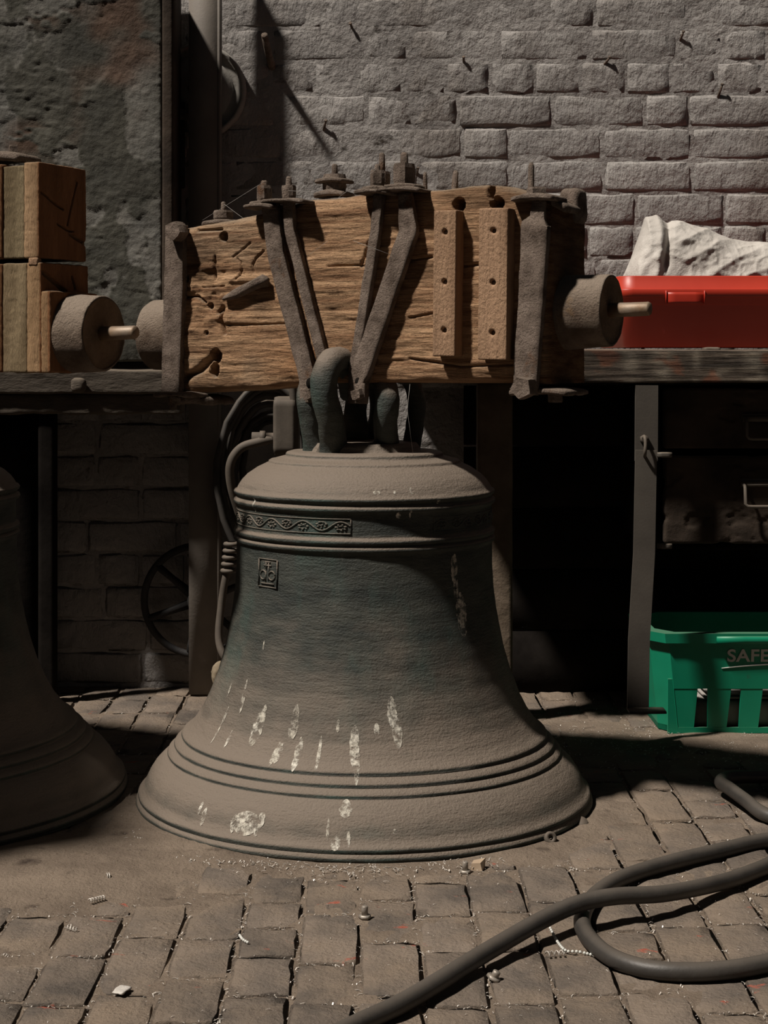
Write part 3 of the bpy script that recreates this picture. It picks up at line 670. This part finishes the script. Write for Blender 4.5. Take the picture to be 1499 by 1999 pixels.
for i, a in enumerate(((503, 1420, 22, 66), (512, 1405, 12, 60), (545, 1467, 14, 40), (535, 1475, 10, 30), (575, 1410, 18, 70), (582, 1470, 14, 60), (623, 1470, 8, 62), (692, 1455, 22, 75), (697, 1490, 12, 70), (765, 1390, 20, 60),
                       (775, 1430, 20, 60), (735, 1425, 12, 24), (478, 1350, 5, 46), (474, 1375, 5, 34), (450, 1345, 3, 32), (515, 1262, 3, 26), (440, 1400, 4, 40), (425, 1430, 3, 40), (448, 1440, 6, 34), (480, 1608, 58, 44), (510, 1600, 14, 30), (457, 1606, 12, 34),
                       (398, 1595, 10, 34), (392, 1578, 6, 24), (655, 1645, 20, 26), (680, 1640, 8, 30), (675, 1580, 26, 30), (770, 1625, 8, 10), (500, 1625, 8, 22), (640, 1620, 6, 40), (888, 1130, 10, 100), (885, 1110, 14, 60), (900, 1200, 22, 90),
                       (777, 1007, 9, 16), (800, 1003, 4, 18), (856, 976, 6, 14), (803, 945, 7, 18), (735, 945, 14, 10), (770, 920, 5, 6), (494, 985, 4, 30), (660, 1415, 8, 24), (850, 1360, 3, 16))):
    chalk(*a, seed=i)

# canons (cast loops)
def canon(pts, r, sq=.85):
    p = resample([loc(*a) for a in pts], 6); n = len(p); rs = [r*(1.0+.45*math.exp(-(i/3.5)**2)) for i in range(n)]
    V, Fc = tube(p, rs, 12, disp=.0022, seed=len(pts)); return obj('canon', (V, Fc), MT['bell'], body)
canon([(652, 892, 2.94), (650, 862, 2.925), (646, 820, 2.90), (633, 770, 2.885), (634, 732, 2.885), (648, 706, 2.90), (668, 706, 2.93), (682, 735, 2.96), (690, 770, 2.98)], .0235)
canon([(622, 890, 2.985), (612, 858, 2.975), (606, 815, 2.965), (601, 785, 2.96), (604, 755, 2.97), (618, 730, 2.99), (640, 728, 3.0)], .0195)
canon([(752, 892, 2.96), (754, 862, 2.945), (752, 820, 2.92), (756, 780, 2.91), (748, 745, 2.93), (728, 728, 2.96)], .0215)
canon([(796, 890, 3.02), (804, 862, 3.02), (812, 815, 3.02), (812, 775, 3.02), (800, 742, 3.02), (775, 728, 3.0)], .016)
canon([(690, 860, 3.06), (694, 800, 3.06), (700, 750, 3.05), (705, 728, 3.02)], .020)
canon([(735, 860, 3.09), (742, 800, 3.09), (735, 750, 3.07), (720, 728, 3.02)], .018)

# headstock
T = .16; FY = -T/2
def ip(pts, q): a = np.array(pts); return np.interp(q, a[:, 0], a[:, 1])
tops = [face(a, b, FY) for a, b in ((350, 448), (372, 446), (440, 432), (500, 420), (520, 414), (560, 402), (600, 391), (680, 386), (760, 372), (850, 369), (900, 364), (945, 361), (1000, 367), (1040, 373), (1068, 386))]
TOP = [(p.x, p.z) for p in tops]
bots = [face(a, b, FY) for a, b in ((350, 768), (420, 766), (500, 760), (560, 750), (600, 748), (760, 747), (900, 748), (1000, 748), (1068, 750))]
BOT = [(p.x, p.z) for p in bots]
SL, SR = -.338, .384
def polyd(x, z, pts):
    d = np.full(len(x), 9.)
    for (ax, az), (bx_, bz) in zip(pts[:-1], pts[1:]):
        dx, dz = bx_-ax, bz-az; t = np.clip(((x-ax)*dx+(z-az)*dz)/(dx*dx+dz*dz+1e-12), 0, 1); d = np.minimum(d, np.hypot(x-ax-t*dx, z-az-t*dz))
    return d
def fpl(*pp): return [(face(a, b, FY).x, face(a, b, FY).z) for a, b in pp]
GROOVE = [(fpl((419, 500), (418, 545)), .0022, .006),
          (fpl((463, 505), (470, 512), (472, 525), (468, 537), (460, 545)), .0016, .005),
          (fpl((514, 490), (498, 505), (492, 518), (493, 530)), .0018, .005), (fpl((454, 502), (490, 474)), .0013, .004),
          (fpl((385, 450), (432, 448)), .0025, .008), (fpl((396, 561), (430, 560), (438, 558)), .0015, .005), (fpl((440, 635), (505, 634), (556, 632)), .0015, .005), (fpl((426, 610), (434, 600), (432, 625), (438, 650)), .003, .012),
          (fpl((362, 736), (390, 722), (412, 700)), .006, .014), (fpl((640, 520), (700, 518), (730, 522)), .0014, .006), (fpl((630, 700), (680, 695)), .0018, .007), (fpl((800, 508), (842, 502)), .0018, .007), (fpl((800, 620), (846, 612)), .0015, .006), (fpl((900, 520), (935, 516)), .002, .008),
          (fpl((362, 580), (385, 578), (400, 590)), .002, .008), (fpl((800, 700), (900, 716), (1000, 712)), .0018, .006), (fpl((720, 470), (712, 500), (704, 520)), .0018, .007)]
HOLES = [(face(422, 695, FY), .011, .011, .05), (face(418, 722, FY), .009, .012, .045), (face(896, 400, FY), .010, .011, .05), (face(970, 398, FY), .011, .010, .05), (face(958, 375, FY), .006, .012, .02), (face(437, 462, FY), .008, .008, .022),
         (face(410, 597, FY), .005, .005, .018), (face(402, 650, FY), .004, .004, .012), (face(362, 545, FY), .005, .006, .02)]
def headstock():
    L = SR-SL
    V, Fc = rbox((L, T, 1), (340, 16, 160), .0, None); V[:, 0] += (SL+SR)/2
    s = V[:, 0]; zt_, zb_ = ip(TOP, s), ip(BOT, s); V[:, 2] = zb_+(V[:, 2]+.5)*(zt_-zb_)
    q = V*1.0; front = sstep(FY+.03, FY, V[:, 1]); x, z = V[:, 0], V[:, 2]
    o = .0045*fbm(q, (5, 10, 14), 4, 3)+.0035*fbm(q, (8, 20, 90), 3, 9)+.0018*fbm(q, (30, 40, 160), 3, 19)
    lump = sstep(-.17, -.25, x)*sstep(.80, .84, z)*sstep(.965, .93, z); o += .010*lump*fbm(q, (26, 26, 40), 4, 23)
    for pl, w, dp in GROOVE: o -= dp*np.exp(-(polyd(x, z, pl)/w)**2)
    for c, rx, rz, dp in HOLES: o -= dp*sstep(1.25, .75, np.sqrt(((x-c.x)/rx)**2+((z-c.z)/rz)**2)+.25*fbm(q, 120, 2, 4))
    side = sstep(SR-.02, SR, x)+sstep(SL+.02, SL, x)
    ed = np.minimum(zt_-z, z-zb_); rnd = .010*np.exp(-ed/.006); re = .008*np.exp(-(SR-x)/.005)
    V[:, 1] -= front*(o-rnd-re); V[:, 0] += side*(.004*fbm(q, (20, 20, 20), 4, 41))*np.sign(x)
    e2 = sstep(zt_-.004, zt_, z); V[:, 2] += e2*.006*fbm(q, (16, 16, 16), 4, 8)
    c = fbm(q, (4, 6, 9), 4, 60); col = np.repeat(np.array([[1.0, .95, .9]]), len(V), 0)
    red = sstep(-.05, .25, c)*sstep(.16, .0, np.abs(x+.04)); col *= 1-red[:, None]*np.array([.0, .22, .40])
    gry = sstep(.0, .22, fbm(q, (9, 9, 9), 4, 66))*sstep(-.12, -.22, x); col = col*(1-.5*gry[:, None])+.5*gry[:, None]*np.array([.75, .85, .95])
    drk = sstep(.1, .35, fbm(q, (7, 7, 16), 4, 71)); col *= (1-.4*drk)[:, None]
    en = sstep(SR-.012, SR, x)[:, None]; col *= 1-en*np.array([.5, .55, .6])
    return (V, Fc), col
vf, c = headstock(); hs = obj('headstock', vf, MT['beam'], bell, col=c); hs['label'] = 'weathered cracked oak beam with carved digits'
# carved board under the left: iron plate below
def pt(px, py, off): return face(px, py, FY-off)
def flat(name, pts, off, w, t, n=14, seed=0, parent=bell, disp=.0016, ws=None):
    p = [pt(a, b, o) for (a, b), o in zip(pts, off)]; q = []
    for a, b in zip(p[:-1], p[1:]):
        for k in range(n): q.append(a+(b-a)*k/n)
    q.append(p[-1]); V, Fc = tube(q, 1 if ws is None else [float(v) for v in np.interp(np.linspace(0, 1, len(q)), np.linspace(0, 1, len(ws)), ws)], rect=(w, t), up=(0, -1, 0), disp=disp, seed=seed, sub=4)
    return obj(name, (V, Fc), MT['iron'], parent)
def nut(name, p, w, h, sides, parent, axis='z', rot=0, mat='iron', disp=.0015):
    V, Fc = lathe([(0, -h/2), (w*.92, -h/2), (w, -h*.3), (w, 0), (w, h*.3), (w*.9, h/2), (0, h/2)], sides*3, axis=axis)
    ax = {'z': (0, 1), 'x': (1, 2), 'y': (0, 2)}[axis]; a = np.arctan2(V[:, ax[1]], V[:, ax[0]])+rot; step = 2*math.pi/sides; k = math.cos(step/2)/np.cos((a % step)-step/2)
    V[:, ax[0]] *= k; V[:, ax[1]] *= k; V = V+disp*np.stack([fbm(V+np.array(p), 70, 3, s) for s in (1, 2, 3)], -1)
    return obj(name, (V+np.array(tuple(p)), Fc), MT[mat], parent, smooth=False)
def stud(p, r, h, parent, lean=0, seed=0): return obj('stud', tube([p, p+Vector((lean*.5, 0, h*.5)), p+Vector((lean, 0, h*.92)), p+Vector((lean, 0, h))], [r*1.1, r, r*.9, r*.5], 10, disp=.0015, seed=seed), MT['iron'], parent)
def plate(p, dx, dy, th, parent, rz=0, seed=0, tilt=0, name='washer_plate'):
    V, Fc = rbox((dx, dy, th), (14, 10, 3), th*.45, lambda q, N: .003*fbm(q, 40, 3, seed)); V[:, 2] -= .10*(V[:, 0]/dx*2)**2*th*4; return obj(name, place((V, Fc), p, (0, tilt, rz)), MT['iron'], parent)

def bolt_top(px, y_plate, y_nut, y_top, off, w, parent, pw=.06, pd=.05, sides=4, seed=0, nr=.012, sr=.005, lean=0, layers=1):
    p = face(px, y_plate, FY-off); pn = face(px, y_nut, FY-off); pt_ = face(px, y_top, FY-off)
    for k in range(layers): plate(p+Vector((0, 0, .006*k)), pw*(1-.28*k), pd*(1-.28*k), .008, parent, seed=seed+k, tilt=.03)
    h = abs(pn.z-p.z)*2*.86; nut('nut', Vector((p.x, p.y, p.z+.004*layers+h/2)), nr, h, sides, parent, rot=.3+seed)
    stud(Vector((p.x, p.y, p.z+.01)), sr, pt_.z-p.z-.01, parent, lean, seed)

# strap A and B (left pair), C and D (right pair)
A = flat('strap', ((528, 396), (541, 500), (604, 745), (604, 786)), (.013, .013, .012, .014), .031, .012, seed=1, ws=[1, 1.05, 1, 1.02, 1.05])
B = flat('strap', ((564, 392), (568, 450), (634, 712)), (.012, .012, .010), .0185, .014, seed=2)
C = flat('strap', ((792, 378), (799, 452), (700, 745), (698, 788)), (.014, .014, .013, .015), .032, .014, seed=3, ws=[.75, 1, 1.05, 1.05])
D = flat('strap', ((741, 380), (735, 450), (690, 740)), (.011, .011, .010), .0165, .014, seed=4)
for S_, (x, y1, y2) in ((A, (603, 770, 748)), (C, (698, 770, 747))):
    nut('bolt_head', face(x, y1, FY-.026), .0125, .018, 4, S_, 'y', .4)
    obj('eye', xf(lathe([(0, -.001), (.0062, -.001), (.0066, .002)], 14, axis='y'), Matrix.Translation(face(x+1, y2, FY-.0195))@Matrix.Scale(1.45, 4, (0, 0, 1))), MT['black'], S_)
bolt_top(516, 402, 384, 352, .010, 0, A, .062, .052, 4, 1, .0165, .0070, layers=2)
bolt_top(564, 392, 377, 345, .010, 0, B, .088, .056, 4, 2, .0165, .0055)
bolt_top(737, 374, 355, 320, .010, 0, D, .066, .052, 4, 3, .0165, .0055, layers=2)
bolt_top(789, 370, 346, 297, .010, 0, C, .084, .058, 4, 4, .0205, .0075, layers=2)
# other hardware on top of the beam
def topbolt(px, ybase, ynut, ytop, y, seed, w=.03, sr=.006, nr=.016, conew=False, pw=.055):
    p = face(px, ybase, y); pn = face(px, ynut, y); p3 = face(px, ytop, y)
    zz = float(ip(TOP, p.x)); r = thing_part(px, seed)
    plate(Vector((p.x, p.y, max(zz+.004, p.z))), pw, .05, .010, r, seed=seed)
    if ynut: nut('nut', Vector((p.x, p.y, (p.z+pn.z)/2+.004)), nr, abs(pn.z-p.z), 6 if not conew else 5, r, rot=seed)
    stud(Vector((p.x, p.y, pn.z-.004)), sr, p3.z-pn.z+.004, r, 0, seed)
def thing_part(px, seed):
    o = bpy.data.objects.new('top_bolt', None); COL.objects.link(o); o.parent = bell; o.empty_display_size = .02; return o
topbolt(436, 434, 415, 393, -.03, 5, pw=.068, nr=.020, sr=.0045); topbolt(653, 378, 345, 320, -.03, 6, pw=.060, nr=.022, sr=.0055)
plate(face(653, 352, -.03), .056, .05, .008, bell, seed=9)
topbolt(746, 366, 340, 298, .02, 7, pw=.04, nr=.014, sr=.0055)
for px, y0, y1, yy, r in ((829, 372, 336, .03, .004), (888, 368, 333, -.01, .0058), (1036, 380, 317, -.045, .0055)):
    a, b = face(px, y0, yy), face(px, y1, yy); stud(a-Vector((0, 0, .02)), r, b.z-a.z+.02, bell, .001, int(px))
# left end strap with big nut, foot plate
Ls = flat('end_strap', ((345, 440), (344, 560), (339, 690), (337, 768)), (.004, .005, .006, .006), .040, .018, seed=11, ws=[.95, 1.0, 1.0, .95])
nut('nut', face(345, 452, FY-.022), .020, .030, 5, Ls, 'y', .2)
plate(face(352, 769, FY-.02), .085, .06, .008, Ls, seed=13); nut('nut', face(340, 783, FY-.02), .014, .016, 4, Ls)
stud(face(338, 800, FY-.02), .006, .02, Ls); plate(face(398, 778, FY+.04), .075, .10, .014, Ls, seed=15)
# right strap
Rs = flat('end_strap', ((1052, 392), (1050, 425), (1046, 440), (1040, 560), (1030, 700), (1026, 770)), (.006, .007, .008, .008, .008, .008), .043, .015, seed=17, ws=[.5, .6, 1.05, 1.0, .98, .92])
nut('nut', face(1023, 757, FY-.025), .0205, .030, 5, Rs, 'y', .5)
plate(face(1052, 386, FY+.012), .075, .07, .010, Rs, seed=19); nut('nut', face(1047, 376, FY-.005), .017, .016, 4, Rs); plate(face(1092, 398, FY+.05), .055, .08, .012, Rs, seed=20, tilt=.3)
e = Vector((SR-.008, .05, float(ip(TOP, SR))-.004)); obj('corner_lug', place(rbox((.036, .05, .060), (8, 6, 10), .012, lambda q, N: .002*fbm(q, 60, 3, 5)), e), MT['iron'], Rs)
plate(Vector((SR-.02, -.03, .728)), .10, .11, .010, Rs, seed=22); nut('nut', Vector((SR-.01, -.03, .716)), .013, .016, 4, Rs)
# wooden blocks screwed to the face
def block(px0, px1, y0, y1, off, seed):
    a, b = face(px0, y0, FY-off), face(px1, y1, FY-off); wx, hz = b.x-a.x, a.z-b.z
    hol = [(0, hz*.5-hz*f) for f in (.15, .49, .82)]
    def ds(p, N):
        o = .0007*fbm(p, (60, 60, 8), 3, seed)
        for hx_, hz_ in hol: o -= (np.abs(N[:, 1]) > .7)*.012*np.exp(-((np.hypot(p[:, 0]-hx_, p[:, 2]-hz_)/.0042)**4))
        return o
    ln = off+.004; V, Fc = rbox((wx, ln, hz), (26, 6, 120), .0022, ds)
    o = obj('wooden_block', place((V, Fc), ((a.x+b.x)/2, FY-off+ln/2, (a.z+b.z)/2), (0, .012, 0)), MT['block'], bell)
    for hx_, hz_ in hol: obj('screw', lathe([(0, -.001), (.0036, -.001), (.0038, .004)], 10, ((a.x+b.x)/2+hx_, FY-off+.007, (a.z+b.z)/2+hz_), 'y'), MT['iron'], o)
block(845, 889, 411, 696, .030, 3); block(933, 990, 407, 703, .030, 8)
# iron stub on the face
obj('iron_stub', tube([pt(440, 580, .002), pt(462, 572, .006), pt(500, 556, .008), pt(518, 548, .008), pt(523, 545, .003)], [.005, .0095, .010, .0115, .006], 14, disp=.008, seed=8), MT['iron'], bell)
# gudgeons with pins
def gudgeon(x0, x1, xp, z0, z1, r, parent, pr=.012, yo=0):
    n = 14; V, Fc = lathe([(0, 0)]+[(r*(1.0+.06*(1-k/n)), k/n) for k in range(n)]+[(r, .985), (r*.985, 1.0), (r*.94, 1.0)], 56)
    def mapx(V, a, b): t = V[:, 2:3]; return np.hstack([a+(b-a)*t, V[:, 0:1]+yo, V[:, 1:2]+z0+(z1-z0)*t])
    V2 = mapx(V, x0, x1); V2 += .0016*np.stack([fbm(V2, 40, 4, s) for s in (1, 2, 3)], -1)
    g_ = obj('gudgeon', (V2, Fc), MT['trun'], parent)
    ve, fe = lathe([(r*.945, 0), (r*.92, -.2), (r*.7, -.25), (r*.4, -.3), (.016, -.35), (0, -.3)], 56); dd = x1-x0
    s = np.sign(dd); ve2 = np.hstack([x1+s*.012*ve[:, 2:3], ve[:, 0:1]+yo, ve[:, 1:2]+z1]); ve2[:, 0] += .002*fbm(ve2, 60, 3, 4)
    obj('end_face', (ve2, fe), MT['trunend'], g_)
    obj('pin', tube([(x1-s*.02, yo, z1), (x1+(xp-x1)*.5, yo, z1+.001), (xp-s*.003, yo, z1+.002), (xp, yo, z1+.002)], [pr*1.05, pr, pr, pr*.85], 16, disp=.0006), MT['pin'], g_)
gudgeon(SR-.03, .462, .528, .856, .860, .0595, bell, .0115)
gudgeon(SL+.03, -.45, -.50, .828, .824, .066, bell, .0115)

# ------------------------------------------------------------------ the left bell
AL2 = math.radians(25.5); BC2 = Vector((-.895, 3.035, 0))
bell2 = thing('church_bell', 'bronze bell cut off by the left edge under a pale laminated timber headstock', 'bell', BC2, -AL2)
MW2 = (Matrix.Translation(BC2)@Matrix.Rotation(-AL2, 4, 'Z')).inverted()
b2 = casting(bell2, 1.14, 180)
F2 = -.0675; T2 = .135
def f2(px, py, off=0): return face(px, py, F2-off, MW2)
ztop, zmid, zlow, zbot = f2(60, 316).z, f2(60, 508).z, f2(80, 568).z, f2(90, 728).z; xr = f2(74, 400).x; xr2 = f2(95, 650).x
def lam(px0, px1, za, zb_, off, col, seed, xl=None, xrr=None, cracks=()):
    a = f2(px0, 500).x if xl is None else xl; b = f2(px1, 500).x if xrr is None else xrr
    V, Fc = rbox((b-a, T2+off, zb_-za), (max(6, int((b-a)/.004)) if b-a < .2 else 60, 70 if cracks else 10, 120 if cracks else 90), .003, lambda p, N: .0016*fbm(p, (40, 40, 14), 4, seed)+.001*fbm(p, 120, 2, seed)-sum([.012*np.exp(-(polyd(p[:, 1], p[:, 2], k_)/w_)**2)*(N[:, 0] > .7) for k_, w_ in cracks], np.zeros(len(p))))
    c = np.repeat(np.array([col]), len(V), 0); en = (V[:, 0] > (b-a)/2-.004)
    if (px1 and px1 > 70) or xrr: c[en] = np.array([.85, .52, .34])
    return obj('laminate', (V+np.array([(a+b)/2, -off/2, (za+zb_)/2]), Fc), MT['lambeam'], bell2, col=c)
gap = .0035
lam(0, 0, zmid+gap, ztop, .002, (.8, .66, .52), 1, xl=-.40, xrr=f2(4, 500).x); lam(4, 47, zmid+gap, ztop-.004, -.002, (.60, .60, .50), 2); lam(47.3, 76, zmid+gap, ztop, .001, (1.0, .84, .68), 3, cracks=(([(-.06, .03), (-.02, .012), (.0, .006)], .0013), ([(-.015, -.02), (.01, -.028), (.03, -.03)], .0012), ([(.02, -.034), (.045, -.042), (.07, -.050)], .0026), ([(.012, -.02), (.03, .03), (.04, .055)], .001)))
lam(0, 0, zbot, zmid-gap, .001, (.9, .66, .50), 4, xl=-.40, xrr=f2(4, 500).x); lam(4, 52, zbot, zmid-gap, -.001, (.68, .66, .55), 5); lam(52.3, 80, zbot, zmid-gap, .001, (.95, .78, .60), 6, cracks=(([(-.06, .075), (-.03, .06), (.0, .045), (.015, .03)], .003), ([(.02, .07), (.03, .05)], .0015)))
lam(80.3, 99, zbot, zlow, .001, (.9, .72, .54), 7)
obj('hole_plug', rbox((.018, .012, .014), (5, 4, 4), .002, lambda p, N: .002*fbm(p, 80, 2, 3), tuple(f2(68, 511, -.004))), MT['block'], bell2)
pl2 = plate(f2(12, 308, -.04), .10, .07, .014, bell2, seed=31); nut('nut', f2(26, 293, -.04), .0095, .018, 4, pl2)
gudgeon(xr2-.02, .502, .566, .822, .822, .0635, bell2, .0115)

# ------------------------------------------------------------------ rubber hose
def G(px, py, z): 
    d = (H-z)*F/(py-HY); return P(px, py, d)
HR = .0118
hp = [G(560, 2070, HR), G(690, 2003, HR), G(800, 1950, HR+.002), G(950, 1858, HR+.008), G(1060, 1795, HR+.018), G(1130, 1764, HR+.026), G(1200, 1750, HR+.028), G(1300, 1744, HR+.018), G(1410, 1722, HR+.004), G(1480, 1698, HR), G(1560, 1668, HR),
      G(1680, 1680, HR+.02), G(1730, 1760, HR+.02), G(1650, 1840, HR), G(1500, 1880, HR), G(1390, 1896, HR), G(1280, 1894, HR), G(1200, 1872, HR), G(1150, 1832, HR), G(1136, 1795, HR), G(1155, 1755, HR), G(1205, 1718, HR), G(1300, 1686, HR), G(1400, 1662, HR),
      G(1499, 1640, HR), G(1600, 1635, HR), G(1640, 1622, HR), G(1590, 1608, HR), G(1499, 1592, HR+.004), G(1455, 1562, HR+.010), G(1425, 1540, HR+.012), G(1407, 1527, HR+.012), G(1425, 1518, HR+.010), G(1499, 1516, HR+.004), G(1600, 1512, HR)]
hs_ = thing('rubber_hose', 'long black rubber hose looping across the brick floor at the right', 'hose', tuple(G(1150, 1780, 0)))
obj('tube', tube([p-hs_.location for p in resample(hp, 10)], HR, 14), MT['hose'], hs_)

# ------------------------------------------------------------------ small things on the floor
def small(px, py, zoff=0): return G(px, py, zoff)
def bolt(px, py, label, r=.0045, h=.016, tilt=0):
    o = thing('lost_bolt', label, 'bolt', small(px, py)); o.rotation_euler = (0, tilt, 0)
    obj('head', lathe([(0, 0), (r*1.9, 0), (r*2, .002), (r*1.9, .0045), (0, .0045)], 6), MT['shav'], o); obj('shank', lathe([(0, .004), (r, .004), (r, h), (r*.8, h+.001), (0, h+.001)], 14), MT['shav'], o)
bolt(712, 1792, 'short steel bolt standing alone on the pavers in front of the bell'); bolt(908, 1704, 'small bolt standing head down by the wood chip at the bell lip')
bolt(962, 1912, 'dark bolt lying below the long hose strand', .005, .011, .5); bolt(45, 1688, 'grey bolt lying in the dust below the left bell', .004, .012, 1.4)
wc = thing('wood_chip', 'small tan wedge of wood beside the bell lip', 'chip', small(933, 1698)); V = np.array([(-.011, 0, 0), (.006, -.008, 0), (.011, .008, 0), (-.008, .010, 0), (-.010, 0, .010), (.003, -.006, .012), (.012, .008, .016), (-.006, .010, .012)])
obj('wedge', (V, [[3, 2, 1, 0], [4, 5, 6, 7], [0, 1, 5, 4], [1, 2, 6, 5], [2, 3, 7, 6], [3, 0, 4, 7]]), MT['chip'], wc, smooth=False)
co = thing('metal_disc', 'thin round metal slug leaning on the right of the bell lip', 'disc', small(1135, 1608, .004)); obj('disc', place(lathe([(0, -.001), (.0105, -.001), (.011, 0), (.0105, .001), (0, .001)], 24), (0, 0, .004), (.5, .15, 0)), MT['conduit'], co)
rn = thing('lost_nut', 'round nut half tucked under the bell lip', 'nut', small(1072, 1646)); obj('ring', place(lathe([(.004, 0), (.0095, 0), (.0105, .004), (.0095, .009), (.004, .009), (.004, 0)], 18), (0, 0, .008), (1.2, 0, .3)), MT['conduit'], rn)
fk = thing('paint_flake', 'pale flat flake on the pavers at the lower left', 'flake', small(237, 1933, .003)); obj('flake', rbox((.016, .024, .003), (6, 8, 2), .0014, lambda p, N: .002*fbm(p, 120, 2, 4)), MT['sack'], fk)
fk.rotation_euler = (0, 0, -.4)
cl = thing('dirt_clod', 'dark flat clod with shavings below the left bell', 'clod', small(150, 1676)); obj('clod', rbox((.036, .026, .012), (12, 10, 6), .005, lambda p, N: .006*fbm(p, 70, 3, 3)), MT['darkwood'], cl)
def beadchain(pts, name, label, r=.0022):
    p = resample([small(a, b, .003) for a, b in pts], 14); o = thing(name, label, 'chain' if 'chain' in name else 'swarf', p[0]); vf = []; last = None
    for q in p:
        if last is None or (q-last).length > r*2.05:
            V, Fc = lathe([(0, -r), (r*.7, -r*.7), (r, 0), (r*.7, r*.7), (0, r)], 8); vf.append((V+np.array(tuple(q-p[0])), Fc)); last = q
    obj('beads', merge(*vf), MT['white'], o)
beadchain([(1074, 1812), (1088, 1838), (1105, 1856), (1130, 1858), (1172, 1868)], 'bead_chain', 'white bead chain lying beside the hose loop')
beadchain([(468, 1826), (474, 1834), (484, 1840)], 'bead_chain', 'short broken piece of white bead chain by a paver joint', .0022)
def curl(px, py, label, n=5, r=.004, ln=.03, ang=0):
    o = thing('metal_curl', label, 'swarf', small(px, py, .005)); pts = [(ln*(t-.5), r*math.cos(t*n*6.28), r*math.sin(t*n*6.28)) for t in np.linspace(0, 1, n*10)]
    obj('coil', tube(pts, .0009, 5), MT['swarf'], o); o.rotation_euler = (0, 0, ang)
curl(190, 1755, 'bright coiled metal shaving in the joint at the lower left', 6, .003, .026, .7); curl(212, 1712, 'loose ring shaped shaving in the dust near the left bell', 2, .006, .006, .2)
curl(140, 1812, 'silvery shaving at the far lower left', 4, .0025, .024, 2.4); curl(1085, 1862, 'tangled pale shaving under the bead chain', 4, .004, .026, .2)

# swarf and grit: far too many to count
def grit():
    V = []; Fq = []; q = random.Random(3)
    def chip(x, y, s, z):
        a = q.random()*6.28; c, sn = math.cos(a), math.sin(a); l = s*(1+2.2*q.random()); w = s*.45; h = s*(.2+.7*q.random()); n = len(V)
        for t, zz in ((-.5, 0), (0, h), (.5, h*q.random())):
            for e in (-.5, .5): V.append((x+c*l*t-sn*w*e, y+sn*l*t+c*w*e, z+zz+abs(e)*w*.3))
        Fq.extend([[n, n+2, n+3, n+1], [n+2, n+4, n+5, n+3]])
    J = [j for j in JOINT if j[1] < 3.9]
    for _ in range(6500):
        x, yc, ln = q.choice(J)
        if q.random() < .55: xx = x+(.0405 if q.random() < .5 else -.0405)+q.gauss(0, .004); yy = yc+(q.random()-.5)*ln
        else: yy = yc+(.5 if q.random() < .5 else -.5)*ln+q.gauss(0, .003); xx = x+(q.random()-.5)*.08
        if (yy > 2.95 and q.random() < .5): continue
        chip(xx, yy, .0014+.0022*q.random()**2, -.002)
    for _ in range(1500): chip(q.uniform(-.75, .8), q.uniform(1.95, 3.3), .0008+.0012*q.random(), .001)
    for _ in range(1100): chip(q.uniform(.38, 1.05), q.gauss(3.42, .10), .0012+.0018*q.random(), .004)
    for _ in range(700):
        a = math.radians(q.uniform(-150, -60)); r = .40+abs(q.gauss(.02, .025)); chip(BC.x+r*math.cos(a), BC.y+r*math.sin(a), .0015+.0022*q.random(), .003)
    return np.array(V), Fq
tagm(obj('metal_swarf', grit(), MT['swarf'], smooth=False), 'bright metal shavings and grit scattered over the floor', 'swarf', kind='stuff')
# cobwebs
def web(pts):
    return tube([P(*a) for a in pts], .00022, 4)
cw = [web([(395, 430, 2.96), (515, 355, 2.90)]), web([(437, 398, 3.0), (480, 430, 2.92)]), web([(563, 372, 2.88), (650, 378, 2.86)]), web([(735, 330, 2.85), (655, 390, 2.85)]), web([(800, 750, 2.82), (795, 800, 2.80), (806, 885, 2.80)]), web([(600, 500, 2.90), (640, 470, 2.86)]), web([(770, 500, 2.83), (690, 470, 2.84)])]
tagm(obj('cobweb', merge(*cw), MT['web']), 'fine dusty cobweb threads strung between the headstock bolts', 'cobweb', kind='stuff')
